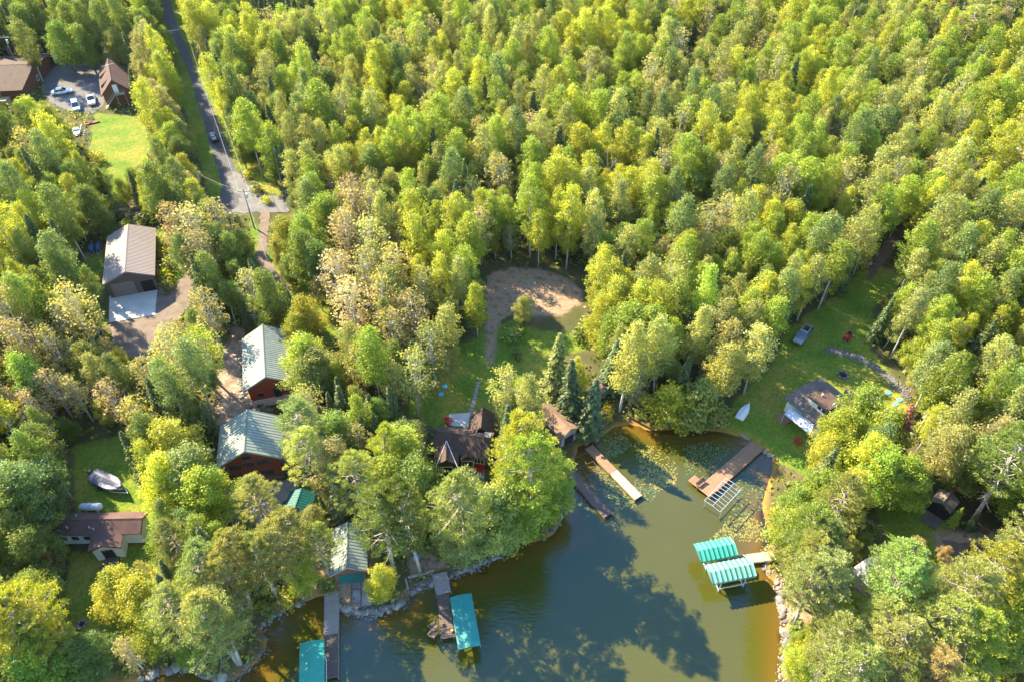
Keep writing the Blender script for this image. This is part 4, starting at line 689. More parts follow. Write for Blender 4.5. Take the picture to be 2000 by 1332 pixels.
def broadleaf(h, Rr, base, n, per, size, m='bark', power=.8, r0=.17, stems=1, inner=.35, cl=(.75, 1.2), limbs=14):
    cs, rs = [], []
    for i in range(n):
        t = (i + .5) / n; prof = math.sin(math.pi * (.13 + .80 * t) ** power) ** .8; a = i * 2.399 + R.uniform(-.5, .5); rad = Rr * prof * R.uniform(inner, 1.0)
        cs.append(np.array([rad * math.cos(a), rad * math.sin(a), h * base + h * (1 - base) * t * .96])); rs.append(R.uniform(*cl) * (1.1 - .35 * t))
    k = R.sample(range(n), min(n, limbs)); tips = [tuple(cs[i]) for i in k]
    return quads('crown', *clumps(cs, rs, per, size), .72, 'leaf'), trunk_limbs(h, r0, tips, m, base * .7, stems=stems)
def pine(h=19, Rr=3.5, base=.42, n=52, per=120, size=.122):
    P, N, S, T, E = [], [], [], [], []; g = MB(); lx, ly = R.uniform(-.4, .4), R.uniform(-.4, .4); ax = lambda z: Vector((lx * (z / h) ** 2, ly * (z / h) ** 2, z))
    g.tube([ax(z) for z in (-.4, h * .2, h * .5, h * .75, h * .97)], [.30, .24, .18, .11, .03], 8)
    for i in range(n):
        t = (i / (n - 1)) ** .9; z = h * (base + (1 - base) * t * .97); L = Rr * (.55 + .6 * math.sin(math.pi * min(1, .25 + t * .75))) * R.uniform(.6, 1.1) * (1 - t ** 4 * .6); a = i * 2.399 + R.uniform(-.4, .4); d = Vector((math.cos(a), math.sin(a), 0))
        b = ax(z); e = b + d * L + Vector((0, 0, L * R.uniform(.05, .4))); m = b.lerp(e, .55) - Vector((0, 0, L * .10)); g.tube([b, m, e], [.07, .05, .015], 4, False)
        sp = [(m.lerp(e, q), w) for q, w in ((.05, .6), (.35, .8), (.65, .9), (1.0, .8))]
        for q, (pp, w) in enumerate(sp):
            for s in (-1, 1) if q < 3 else (0,):
                c = pp + Vector((-d.y, d.x, 0)) * s * L * R.uniform(.12, .3) + Vector((0, 0, R.uniform(.0, .3))); r = R.uniform(.38, .62) * w * 1.15; k = int(per * r * r * 1.6); dd = NR.normal(size=(k, 3)); dd[:, 2] = np.abs(dd[:, 2]) * .9; dd /= np.linalg.norm(dd, axis=1, keepdims=True)
                P.append(np.array(c) + dd * r * NR.uniform(.35, 1, (k, 1)) * np.array([1, 1, .7])); N.append(np.cross(dd, NR.normal(size=(k, 3)))); E.append(dd); S.append(NR.uniform(.7, 1.3, k) * size)
                kk = NR.normal(0, .13); T.append(np.clip((1 + kk) * np.array([1.02 + .2 * kk, 1, .95]) * (1 + NR.normal(0, .14, (k, 1))), .3, 2))
        if R.random() < .35: zz = h * R.uniform(base * .6, base); aa = R.uniform(0, 6.28); bb = ax(zz); ll = R.uniform(.6, 1.8); g.tube([bb, bb + Vector((math.cos(aa) * ll, math.sin(aa) * ll, .1))], [.04, .012], 4, False)
    cr = quads('crown', *map(np.concatenate, (P, N, S, T)), .42, 'needle', np.concatenate(E)); me = bpy.data.meshes.new('trunk'); me.from_pydata(g.v, [], g.f); me.update(); me.shade_smooth(); me.materials.append(M['pinebark']); return cr, me
def spruce(h=13, Rr=2.2, n=120, size=.26):
    P, N, S, T, E = [], [], [], [], []; g = MB(); g.tube([(0, 0, -.4), (0, 0, h * .5), (0, 0, h)], [.2, .12, .015], 7)
    for i in range(n):
        t = (i + .5) / n; z = h * (.07 + .93 * t); L = Rr * (1 - t) ** .85 * R.uniform(.75, 1.1) + .12; a = i * 2.399 + R.uniform(-.3, .3); d = np.array([math.cos(a), math.sin(a), 0]); k = int(10 + 18 * L); q = NR.uniform(.12, 1, k) ** .8; wd = (.32 * L * (1.05 - q) + .1)
        side = NR.uniform(-1, 1, k) * wd; p = np.outer(q * L, d) + np.outer(side, [-d[1], d[0], 0]); p[:, 2] += z - .28 * q * L + .10 * q * q * L + NR.normal(0, .06, k); P.append(p); N.append(np.array([0, 0, 1.]) + d * .5 + NR.normal(size=(k, 3)) * .45); E.append(np.tile(d + np.array([0, 0, -.25]), (k, 1)) + np.outer(np.sign(side) * .5, [-d[1], d[0], 0])); S.append(NR.uniform(.7, 1.25, k) * size)
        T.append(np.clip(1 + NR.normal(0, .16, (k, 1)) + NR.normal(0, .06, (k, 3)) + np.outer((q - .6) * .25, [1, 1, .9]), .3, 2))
        if i % 2 == 0: g.tube([(0, 0, z), tuple(d * L * .8 + np.array([0, 0, z - .2 * L]))], [.03, .01], 3, False)
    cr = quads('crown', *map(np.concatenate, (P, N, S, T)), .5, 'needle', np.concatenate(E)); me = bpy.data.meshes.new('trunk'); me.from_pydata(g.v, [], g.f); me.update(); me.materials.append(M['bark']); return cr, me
def bare(h=12):
    g = MB()
    def grow(p, d, L, r, lv):
        e = p + d * L; g.tube([p, p.lerp(e, .5) + Vector((R.gauss(0, .05), R.gauss(0, .05), 0)) * L, e], [r, r * .8, r * .55], 5, False)
        if lv: 
            for _ in range(3 if lv > 1 else 4): grow(p.lerp(e, R.uniform(.55, 1)), (d + Vector((R.gauss(0, .55), R.gauss(0, .55), R.uniform(0, .3)))).normalized(), L * R.uniform(.45, .7), r * .5, lv - 1)
    grow(Vector((0, 0, -.4)), Vector((.04, .02, 1)).normalized(), h * .5, .15, 4); me = bpy.data.meshes.new('trunk'); me.from_pydata(g.v, [], g.f); me.update(); me.materials.append(M['dead']); return None, me
KIND = {
 'aspen_tree': [broadleaf(16, q[0], q[1], q[2], 175, .142, 'birch', q[3], .15, cl=q[4], inner=.2) for q in ((2.6,.34,88,.85,(.5,.95)), (2.1,.3,80,.8,(.45,.85)), (3.0,.42,90,.9,(.5,1.0)), (2.4,.45,60,.7,(.45,.9)), (2.7,.28,110,1.05,(.4,.8)), (2.2,.5,64,.8,(.5,.9)), (3.1,.36,80,.75,(.4,.85)))],
 'maple_tree': [broadleaf(13, q[0], q[1], q[2], 215, .13, 'bark', q[3], .2, cl=q[4], inner=.25, limbs=26) for q in ((3.6,.22,115,.75,(.5,1.05)), (3.1,.18,100,.85,(.5,1.0)), (4.0,.3,110,.65,(.5,1.1)), (3.5,.25,90,.9,(.45,.95)), (3.3,.35,100,.7,(.4,.9)))],
 'birch_tree': [broadleaf(15, 3.1, .34, 90, 62, .19, 'birch', .9, .15, stems=3, inner=.25, cl=(.4, .8), limbs=46) for _ in range(3)],
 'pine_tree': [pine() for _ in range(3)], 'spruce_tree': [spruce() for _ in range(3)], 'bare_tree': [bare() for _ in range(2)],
 'shrub': [broadleaf(2.4, 1.3, .12, 16, 70, .19, 'bark', .7, .05, cl=(.45, .7), limbs=6) for _ in range(3)],
 'willow_tree': [broadleaf(9, 4.2, .15, 60, 60, .24, 'bark', .6, .25, stems=3, cl=(.8, 1.3), limbs=26)],
}
H0 = {'aspen_tree': 16, 'maple_tree': 13, 'birch_tree': 15, 'pine_tree': 19, 'spruce_tree': 13, 'bare_tree': 12, 'shrub': 2.4, 'willow_tree': 9}
CR = {'aspen_tree': 2.6, 'maple_tree': 3.7, 'birch_tree': 3.1, 'pine_tree': 3.3, 'spruce_tree': 1.9, 'bare_tree': 1.5, 'shrub': 1.3, 'willow_tree': 4.2}
TONE = {'bright': (.255,.315,.036), 'lime': (.35,.365,.036), 'pale': (.305,.315,.08), 'mid': (.175,.22,.038), 'dark': (0.112,0.165,0.042), 'tan': (.35,.285,.13), 'straw': (.315,.285,.10), 'gold': (.35,.335,.03), 'rust': (0.360,0.140,0.075), 'spruce': (.13,.165,.055), 'pine': (.275,.30,.08), 'bluegreen': (.175,.225,.06), 'none': (1, 1, 1)}
WORD = {'bright': 'bright green', 'lime': 'yellow-green', 'pale': 'pale green', 'mid': 'mid-green', 'dark': 'dark green', 'tan': 'tan-leaved', 'straw': 'straw-coloured', 'gold': 'golden', 'rust': 'rust-brown', 'spruce': 'dark green', 'pine': 'olive green', 'bluegreen': 'blue-green', 'none': 'bare grey'}
NAMES = {'aspen_tree': 'aspen', 'maple_tree': 'round-crowned maple', 'birch_tree': 'airy birch', 'pine_tree': 'open-crowned pine', 'spruce_tree': 'pointed spruce', 'bare_tree': 'leafless tree', 'shrub': 'low shrub', 'willow_tree': 'spreading willow'}
PLACED = []
def tree(kind, X, Y, h, tone, label, group=None, wide=1.0):
    cr, tk = R.choice(KIND[kind]); s = h / H0[kind]; r = thing(kind, label, 'shrub' if kind == 'shrub' else 'tree', (X, Y, float(H(X, Y)) - .05), R.uniform(0, 6.28), group); r.scale = (s * wide * R.uniform(.82, 1.15), s * wide * R.uniform(.82, 1.15), s); r.rotation_euler = (R.gauss(0, .035), R.gauss(0, .035), r.rotation_euler.z); t = TONE[tone]; j = R.gauss(1, .10); c = (t[0] * j * R.gauss(1, .07), t[1] * j, t[2] * j * R.gauss(1, .1), 1)
    link('trunk', tk, None, r)
    if cr: link('crown', cr, None, r).color = c
    PLACED.append((X, Y, CR[kind] * s * wide))
# trees with a look or a place of their own: kind, crown centre in the photograph, height, tone, width, label (None: by kind and place)
ZONES = [(lambda x, y: x < 310 and y < 225, 'in the woods around the parking yard'), (lambda x, y: x < 460 and y < 430, 'beside the paved road near the steep garage'), (lambda x, y: x < 480 and y < 1000, 'in the woods around the metal garage and log buildings'),
 (lambda x, y: x < 655 and y >= 960, 'on the wooded shore around the white bungalow'), (lambda x, y: x < 1150 and y < 430, 'in the dense forest across the paved road'), (lambda x, y: y < 500, 'in the dense forest beyond the overgrown trail'),
 (lambda x, y: x < 950 and y < 960, 'in the grove between log house and brown cottage'), (lambda x, y: x < 1480 and y < 860, 'in the woods between sandy clearing and boat lawn'), (lambda x, y: x > 1480 and y < 900, 'in the woods around the stone-bordered lawn'), (lambda x, y: x > 1480, 'on the wooded point around the pale cabin'), (lambda x, y: True, 'on the rocky shore beside the L-shaped dock')]
def zone(x, y): return next(z for f, z in ZONES if f(x, y))
def auto_label(kind, tone, x, y, h=None):
    q = h / H0[kind] if h else 1; return f"{'large ' if q > 1.03 else 'small ' if q < .84 else 'middling '}{WORD[tone]} {NAMES[kind]} {zone(x, y)}"
HAND = [('birch_tree',385,455,16,'straw'),('birch_tree',350,445,15,'tan'),('birch_tree',432,440,15,'tan'),('birch_tree',400,500,15,'straw'),('birch_tree',362,665,13,'straw'),('birch_tree',405,610,14,'straw'),('birch_tree',345,690,15,'straw'),('birch_tree',400,680,13,'lime'),('birch_tree',296,735,12,'straw'),
 ('birch_tree',690,400,16,'tan'),('birch_tree',735,425,16,'tan'),('birch_tree',675,470,16,'tan'),('birch_tree',725,480,16,'straw'),('birch_tree',668,545,16,'tan'),('birch_tree',720,545,17,'tan'),('birch_tree',690,600,16,'tan'),('birch_tree',750,590,16,'straw'),('birch_tree',770,650,15,'straw'),('birch_tree',620,565,8,'straw'),
 ('maple_tree',597,462,14,'bright'),('maple_tree',562,462,11,'lime'),('maple_tree',590,500,14,'mid'),('maple_tree',630,430,14,'bright'),('maple_tree',625,510,13,'mid'),('maple_tree',595,620,12,'gold'),('maple_tree',590,650,11,'lime'),('maple_tree',600,700,12,'bright'),('maple_tree',590,745,11,'mid'),('maple_tree',625,720,11,'pale'),
 ('pine_tree',575,835,16,'pine'),('pine_tree',610,885,16,'pine'),('spruce_tree',660,785,10,'spruce'),('spruce_tree',715,800,9,'spruce'),('spruce_tree',692,850,8,'pine'),('spruce_tree',735,840,9,'spruce'),('spruce_tree',640,770,8,'spruce'),
 ('pine_tree',495,965,13,'pine'),('maple_tree',612,1010,6,'pale'),('pine_tree',555,1045,15,'pine'),('pine_tree',500,1075,16,'pine'),('pine_tree',440,1085,17,'pine'),('pine_tree',385,1110,17,'pine'),('pine_tree',560,1100,16,'pine'),('pine_tree',455,1130,17,'pine'),('pine_tree',400,1180,17,'pine'),('pine_tree',340,1190,15,'pine'),('pine_tree',430,1230,17,'pine'),('pine_tree',622,1065,12,'pine'),
 ('maple_tree',590,1140,9,'lime'),('maple_tree',320,1060,9,'bright'),('maple_tree',225,1150,10,'lime'),('maple_tree',280,1170,11,'gold'),('maple_tree',300,1230,10,'lime'),('birch_tree',250,1280,8,'straw'),('maple_tree',350,1290,7,'bright'),('pine_tree',470,1270,15,'pine'),
 ('maple_tree',740,1130,6.5,'lime'),('pine_tree',745,1005,19,'mid'),('maple_tree',790,880,13,'bright'),('maple_tree',770,930,14,'bright'),('maple_tree',810,950,14,'mid'),('pine_tree',690,930,16,'pine'),('maple_tree',660,900,14,'straw'),('pine_tree',740,880,15,'bright'),('pine_tree',800,995,20,'mid'),('maple_tree',855,985,7,'bright'),
 ('maple_tree',905,1025,13,'pine'),('maple_tree',965,1000,14,'pine'),('maple_tree',1000,1020,14,'mid'),('pine_tree',945,1040,19,'pine'),('pine_tree',1022,893,21,'lime'),('pine_tree',1040,920,21,'bright'),('maple_tree',1022,960,14,'lime'),('maple_tree',1082,925,10,'bright'),('spruce_tree',1050,1000,12,'mid'),('maple_tree',1085,965,9,'bright'),
 ('spruce_tree',1085,700,15,'pine'),('spruce_tree',1120,750,14,'spruce'),('spruce_tree',1160,790,13,'spruce'),('spruce_tree',1035,775,12,'pine'),('birch_tree',985,760,12,'pale'),('maple_tree',1000,800,9,'pine'),('maple_tree',1025,600,7,'pale'),
 ('willow_tree',1310,805,8,'lime'),('willow_tree',1370,790,9,'pale'),('spruce_tree',1175,830,6,'bright'),('maple_tree',1210,590,13,'lime'),('maple_tree',1180,615,11,'gold'),('maple_tree',1240,640,14,'bright'),('spruce_tree',1250,725,11,'tan'),('spruce_tree',1200,700,12,'spruce'),
 ('maple_tree',1680,800,12,'bright'),('maple_tree',1650,840,11,'lime'),('maple_tree',1725,835,12,'bright'),('maple_tree',1620,880,9,'lime'),('spruce_tree',1772,845,13,'rust'),('maple_tree',1700,900,12,'lime'),('maple_tree',1610,960,11,'bright'),('maple_tree',1650,970,12,'lime'),('maple_tree',1720,920,12,'bright'),('maple_tree',1560,985,9,'bright'),('maple_tree',1760,930,11,'bright'),
 ('maple_tree',1910,890,13,'pine'),('maple_tree',1950,870,13,'straw'),('pine_tree',1992,900,20,'mid'),('spruce_tree',1872,1005,4,'bright'),('spruce_tree',1908,1015,4,'spruce'),
 ('pine_tree',1570,1080,16,'pine'),('pine_tree',1592,1068,16,'pine'),('pine_tree',1592,1120,17,'pine'),('pine_tree',1570,1140,15,'pine'),('pine_tree',1595,1040,16,'mid'),('pine_tree',1768,1118,17,'pine'),('pine_tree',1752,1158,17,'pine'),('pine_tree',1718,1205,15,'pine'),('maple_tree',1790,1070,5,'straw'),('maple_tree',1845,1078,3.5,'tan'),
 ('pine_tree',1640,1260,17,'pine'),('pine_tree',1690,1300,17,'pine'),('maple_tree',1560,1290,6,'lime'),('maple_tree',1600,1230,6,'gold'),('maple_tree',1545,1240,4,'bright'),('pine_tree',1900,1150,17,'pine'),('pine_tree',1850,1200,17,'pine'),('pine_tree',1950,1120,16,'lime'),('pine_tree',1900,1240,17,'bright'),('spruce_tree',1835,1255,7,'rust'),('pine_tree',1780,1260,16,'pine'),('maple_tree',1940,1240,13,'bright'),('pine_tree',1830,1300,15,'straw'),('maple_tree',1970,1180,13,'bright'),('pine_tree',1760,1310,14,'pine'),('maple_tree',1980,1280,12,'mid'),
 ('bare_tree',95,1105,7,'none'),('birch_tree',100,1090,6,'rust'),('pine_tree',45,1190,17,'lime'),('pine_tree',30,1250,17,'lime'),('maple_tree',60,1290,13,'bright'),('pine_tree',90,1260,14,'mid'),('maple_tree',28,1010,13,'mid'),('maple_tree',60,955,14,'dark'),('maple_tree',45,1075,11,'mid'),('maple_tree',20,960,14,'bluegreen'),('bare_tree',55,850,13,'none'),('spruce_tree',262,880,11,'spruce'),('birch_tree',275,815,11,'pale'),
 ('maple_tree',345,870,13,'lime'),('maple_tree',375,910,13,'pine'),('maple_tree',400,960,12,'bright'),('maple_tree',330,930,12,'lime'),('spruce_tree',405,810,9,'spruce'),('maple_tree',130,1290,11,'mid'),('maple_tree',170,1310,9,'dark'),
 ('maple_tree',365,340,11,'gold'),('maple_tree',330,280,12,'bright'),('maple_tree',300,190,12,'pale'),('spruce_tree',252,155,9,'spruce'),('maple_tree',70,230,14,'lime'),('maple_tree',105,250,13,'bright'),('bare_tree',150,310,10,'none'),('spruce_tree',40,250,11,'spruce'),('aspen_tree',330,150,16,'lime'),('aspen_tree',290,90,16,'straw'),
 ('bare_tree',1290,540,12,'none'),('bare_tree',565,395,8,'none'),('bare_tree',1735,420,12,'none'),('bare_tree',180,690,9,'none'),('maple_tree',930,320,11,'rust'),('bare_tree',365,760,8,'none'),('birch_tree',845,680,15,'pale'),('aspen_tree',868,650,15,'pale'),('birch_tree',805,735,15,'pale'),('aspen_tree',1496,640,15,'bright'),('aspen_tree',1478,690,15,'pale'),('aspen_tree',1628,525,15,'bright'),('maple_tree',120,78,14,'mid'),('maple_tree',165,85,13,'mid'),('aspen_tree',50,85,16,'mid'),('maple_tree',225,90,12,'pale'),('aspen_tree',925,470,16,'lime'),('aspen_tree',930,590,13,'lime')]+[('bare_tree',x,y,h,'none') for x,y,h in ((1180,330,14),(1620,260,15),(830,180,15),(1420,180,14),(1880,330,14),(1500,300,15),(1000,240,14),(720,150,15),(1850,640,13),(600,180,14),(1330,420,13),(880,420,13))]
for kind, x, y, h, tone in HAND:
    p = pg(x, y, h * (.62 if kind != 'pine_tree' else .72), -.0)
    if float(grid_at(SD, p.x, p.y)) < .8:      # its roots must stand on land
        for k in range(40):
            f = lambda a, b: float(grid_at(SD, a, b)); gx, gy = f(p.x + .7, p.y) - f(p.x - .7, p.y), f(p.x, p.y + .7) - f(p.x, p.y - .7); q = math.hypot(gx, gy) + 1e-6; p.x += .5 * gx / q; p.y += .5 * gy / q
            if f(p.x, p.y) > .8: break
    lab = auto_label(kind, tone, x, y, h); tree(kind, p.x, p.y, h, tone, lab, lab + ' group', 1.1)
# the forest: individuals wherever the photograph shows no clearing, lawn, roof, road or water
KEEP = [[(1425,92),(1472,90),(1478,116),(1430,118)],[(1890,288),(1950,284),(1962,316),(1900,320)],[(1180,150),(1215,150),(1215,168),(1180,168)],[(870,110),(900,112),(900,130),(868,128)],[(1690,512),(1775,540),(1725,585),(1690,560)],[(1720,960),(1830,945),(1880,1000),(1965,1055),(1965,1112),(1850,1112),(1740,1072)],[(1752,790),(1792,785),(1790,895),(1755,895)],[(300,560),(372,545),(368,600),(310,660),(290,690),(225,690),(215,630)],[(1400,770),(1545,790),(1545,930),(1400,930)],[(309,0),(335,0),(372,100),(412,195),(440,262),(462,330),(520,376),(566,392),(566,415),(527,416),(522,500),(566,556),(548,575),(505,520),(505,440),(470,420),(420,410),(428,340),(398,240),(375,160),(345,90)],
 [(-20,120),(70,125),(85,185),(30,195),(-20,205)],[(70,98),(115,98),(200,120),(255,118),(262,200),(290,260),(280,305),(245,330),(190,320),(150,275),(140,225),(95,205),(82,140)],[(165,465),(200,470),(205,438),(312,440),(345,530),(368,548),(330,590),(300,640),(215,640),(195,560),(165,510)],
 [(432,655),(470,640),(572,640),(572,740),(560,770),(545,810),(560,900),(560,940),(440,940),(418,905),(430,820)],[(437,950),(480,990),(548,990),(560,950),(622,955),(608,1005),(520,1030),(438,1040)],[(647,1018),(722,1020),(724,1120),(728,1200),(634,1200),(648,1100)],
 [(170,905),(245,915),(250,960),(200,1000),(290,995),(285,1060),(245,1085),(240,1110),(180,1110),(160,1080),(115,1060),(110,1000),(150,975)],[(130,1130),(210,1150),(240,1210),(160,1240),(110,1230)],
 [(842,825),(880,800),(962,798),(968,850),(958,905),(950,938),(860,935),(842,900)],[(950,520),(1000,512),(1080,520),(1140,560),(1140,600),(1105,620),(1165,655),(1160,690),(1080,670),(1040,730),(960,790),(925,805),(850,830),(810,800),(840,720),(930,690),(942,620)],
 [(1050,780),(1080,785),(1132,838),(1100,862)],[(1160,735),(1188,738),(1190,768),(1165,768)],[(1530,640),(1600,605),(1670,560),(1690,515),(1770,545),(1700,610),(1690,690),(1775,770),(1765,800),(1700,780),(1620,770),(1600,830),(1575,900),(1510,890),(1440,840),(1420,815),(1450,780),(1510,720)],
 [(1690,520),(1740,460),(1780,430),(1790,440),(1760,500)],[(1800,950),(1880,950),(1880,1010),(1830,1020),(1760,1060),(1730,1020)],[(1840,1055),(1960,1075),(1950,1105),(1860,1100)],[(1660,1085),(1700,1088),(1690,1130),(1660,1125)],[(505,1226),(545,1198),(634,1160),(790,1180),(800,1120),(870,1040),(900,1120),(1000,1060),(1095,1020),(1120,880),(1160,855),(1235,830),(1300,860),(1440,850),(1510,900),(1490,985),(1505,1060),(1500,1140),(1535,1230),(1530,1332),(500,1332),(500,1290),(525,1260)],
 [(800,1040),(870,1040),(880,1130),(790,1130)],[(180,400),(270,395),(270,425),(180,425)],[(555,555),(600,560),(660,600),(640,650),(600,590)]]
NOBASE = [world_poly(P) for P in LAWNS[:2] + [LAWNS[2]] + [LAWNS[5]] + [LAWNS[6]]] + [world_poly([(215,560),(310,560),(370,540),(370,600),(280,700),(220,690)]), world_poly([(300,-40),(345,-40),(480,330),(570,395),(570,420),(400,425)]), world_poly([(945,515),(1146,530),(1146,640),(945,720)])]
BLD = [b for b in (g1, c1, c2, gz, bh, m1, w1, w2, w3, bh2, sh1, bg1, w4, rc, rc2, sd, pc, hA, hB)]
bpy.context.view_layer.update()
BOX = [(b.r.matrix_world.translation.x, b.r.matrix_world.translation.y, math.hypot(b.W, b.L) / 2) for b in BLD]
def stand(x, y): return math.sin(x / 61 + 1.3) + math.sin(y / 43 + x / 97) + .7 * math.sin(x / 29 - y / 37)
def tones(x, y):
    r = R.random()
    def pick(*a): return R.choices([q[0] for q in a], [q[1] for q in a])[0]
    if x < 300 and y < 110: return pick((('spruce_tree','spruce'),3),(('aspen_tree','mid'),3),(('maple_tree','mid'),3),(('aspen_tree','bright'),1))
    if x > 1780 and y < 90: return pick((('spruce_tree','spruce'),4),(('pine_tree','pine'),3),(('aspen_tree','lime'),2),(('aspen_tree','tan'),1))
    if 230 < x < 400 and y < 260: return pick((('aspen_tree','straw'),3),(('aspen_tree','lime'),4),(('maple_tree','pale'),2),(('maple_tree','bright'),2))
    if x < 220 and 560 < y < 800: return pick((('birch_tree','tan'),3),(('birch_tree','straw'),3),(('maple_tree','gold'),2),(('aspen_tree','pale'),3),(('aspen_tree','bright'),2),(('maple_tree','mid'),2))
    if x < 480 and y < 1000: return pick((('maple_tree','bright'),3),(('aspen_tree','lime'),2),(('aspen_tree','mid'),3),(('spruce_tree','spruce'),2),(('maple_tree','mid'),3),(('aspen_tree','bluegreen'),2),(('birch_tree','straw'),1))
    if 620 < x < 800 and 350 < y < 680: return pick((('birch_tree','tan'),3),(('aspen_tree','pale'),2),(('maple_tree','mid'),2),(('birch_tree','straw'),2))
    if x < 950 and y > 560: return pick((('maple_tree','mid'),3),(('birch_tree','pale'),3),(('aspen_tree','bright'),2),(('pine_tree','pine'),2),(('spruce_tree','spruce'),2),(('birch_tree','straw'),1))
    if y > 900: return pick((('pine_tree','pine'),4),(('maple_tree','bright'),3),(('maple_tree','mid'),2),(('maple_tree','lime'),1),(('spruce_tree','spruce'),1))
    if 440 < x < 640 and y < 45: return pick((('spruce_tree','spruce'),5),(('maple_tree','mid'),2))
    if x > 1450 and y > 480: return pick((('aspen_tree','bright'),4),(('aspen_tree','pale'),4),(('maple_tree','bright'),2),(('aspen_tree','bluegreen'),2),(('maple_tree','lime'),1),(('spruce_tree','spruce'),1),(('aspen_tree','lime'),2))
    v = stand(x, y) + R.gauss(0, .7)
    if v > 1.5: return pick((('aspen_tree','lime'),5),(('aspen_tree','gold'),.5),(('maple_tree','gold'),.7),(('maple_tree','lime'),2))
    if v > .5: return pick((('aspen_tree','lime'),4),(('aspen_tree','bright'),4),(('maple_tree','bright'),1),(('birch_tree','pale'),1))
    if v > -.5: return pick((('aspen_tree','pale'),6),(('aspen_tree','bright'),3),(('birch_tree','straw'),1.2),(('spruce_tree','spruce'),.6),(('birch_tree','pale'),1))
    if v > -1.5: return pick((('aspen_tree','bright'),4),(('aspen_tree','bluegreen'),3),(('maple_tree','mid'),1.8),(('spruce_tree','spruce'),1),(('birch_tree','straw'),1.2))
    return pick((('birch_tree','straw'),2),(('aspen_tree','pale'),3),(('birch_tree','tan'),.8),(('spruce_tree','spruce'),.7),(('maple_tree','mid'),2))
n = 60000; CY = NR.uniform(22, 290, n); CX = NR.uniform(-1, 1, n) * ((CY * CP + 65) / FPX * 1000 + 22); ok = grid_at(SD, CX, CY) > 1.5
for P in NOBASE: ok &= ~inpoly(CX, CY, P)
for b in BOX: ok &= np.hypot(CX - b[0], CY - b[1]) > b[2] + 1.0
CX, CY = CX[ok], CY[ok]; CZ = H(CX, CY)
KBOX = [(min(p[0] for p in P), max(p[0] for p in P), min(p[1] for p in P), max(p[1] for p in P), P) for P in KEEP]
OFF = np.array([(.98, 0, 0), (.7, .9, 0), (.7, -.9, 0), (.7, 0, 0), (.4, .8, 0), (.4, -.8, 0), (.45, 0, -.9), (.4, 0, 0), (.15, 0, 0)])
FOREST = []; cell = {}
for X, Y, r in PLACED: cell.setdefault((int(X // 8), int(Y // 8)), []).append((X, Y, r))
for X, Y, z in zip(CX.tolist(), CY.tolist(), CZ.tolist()):
    x0, y0 = proj(X, Y, z + 9); kind, tone = tones(x0, y0); h = H0[kind] * (R.uniform(.72, 1.18) if R.random() < .75 else R.uniform(.42, .72)) * (.95 if y0 > 480 else 1); gap = R.uniform(.46, .69); r = CR[kind] * h / H0[kind]; ci, cj = int(X // 8), int(Y // 8)
    if any((q[0] - X) ** 2 + (q[1] - Y) ** 2 < (gap * (q[2] + r)) ** 2 for i in (-1, 0, 1) for j in (-1, 0, 1) for q in cell.get((ci + i, cj + j), ())): continue
    px, py = proj(X + OFF[:, 1] * r, Y + OFF[:, 2] * r, z + OFF[:, 0] * h); x1, x2, y1, y2 = px.min(), px.max(), py.min(), py.max()
    if any(x2 > k[0] and x1 < k[1] and y2 > k[2] and y1 < k[3] and inpoly(px, py, k[4]).any() for k in KBOX): continue
    cell.setdefault((ci, cj), []).append((X, Y, r)); FOREST.append((kind, tone, X, Y, h, (px[3], py[3])))
LIMIT = {'aspen_tree': 290, 'maple_tree': 150, 'birch_tree': 200, 'pine_tree': 120, 'spruce_tree': 200}
FOREST.sort(key=lambda f: f[3]); used = {}; REST = []
for kind, tone, X, Y, h, (x, y) in FOREST:
    used[kind] = used.get(kind, 0) + 1; inside = -20 < x < 2020 and -25 < y < 1350
    if inside and used[kind] <= LIMIT[kind]: lab = auto_label(kind, tone, x, y, h); tree(kind, X, Y, h, tone, lab, lab + ' group')
    else: REST.append((kind, tone, X, Y, h))
# everything beyond the limit: the rest of the wood, one mass of points that carry tree shapes
import bmesh
protos, pcol = {}, bpy.data.collections.new('forest_shapes')
def proto(kind, tone):
    if (kind, tone) not in protos:
        ids = []
        for k in range(4 if kind == 'aspen_tree' else 2):
            cr, tk = KIND[kind][(k * 2 + len(protos)) % len(KIND[kind])] if kind == 'aspen_tree' else KIND[kind][k % len(KIND[kind])]; bm = bmesh.new(); bm.from_mesh(cr); n0 = len(bm.faces); bm.from_mesh(tk); bm.faces.ensure_lookup_table(); lay = bm.faces.layers.float_color['tone']; t = TONE[tone]
            for f in bm.faces[:n0]: c = f[lay]; f[lay] = (c[0] * t[0], c[1] * t[1], c[2] * t[2], 1)
            for f in bm.faces[n0:]: f.material_index = 1
            me = bpy.data.meshes.new('wood_tree'); bm.to_mesh(me); bm.free(); me.materials.append(cr.materials[0]); me.materials.append(tk.materials[0])
            o = bpy.data.objects.new('wood_tree_%03d' % len(pcol.objects), me); pcol.objects.link(o); ids.append(len(pcol.objects) - 1)
        protos[(kind, tone)] = ids
    return R.choice(protos[(kind, tone)])
pts, ids, scl, rot = [], [], [], []
for kind, tone, X, Y, h in REST:
    s = h / H0[kind]; pts.append((X, Y, float(H(X, Y)) - .05)); ids.append(proto(kind, tone)); scl += [s * R.uniform(.82, 1.15), s * R.uniform(.82, 1.15), s]; rot += [R.gauss(0, .035), R.gauss(0, .035), R.uniform(0, 6.28)]
me = bpy.data.meshes.new('forest'); me.from_pydata(pts, [], [])
me.attributes.new('pick', 'INT', 'POINT').data.foreach_set('value', np.array(ids, np.int32)); me.attributes.new('size', 'FLOAT_VECTOR', 'POINT').data.foreach_set('vector', np.array(scl, np.float32)); me.attributes.new('turn', 'FLOAT_VECTOR', 'POINT').data.foreach_set('vector', np.array(rot, np.float32))
fo = tag(link('forest', me, None), 'wide mass of mixed forest filling in between and beyond the single trees', kind='stuff')
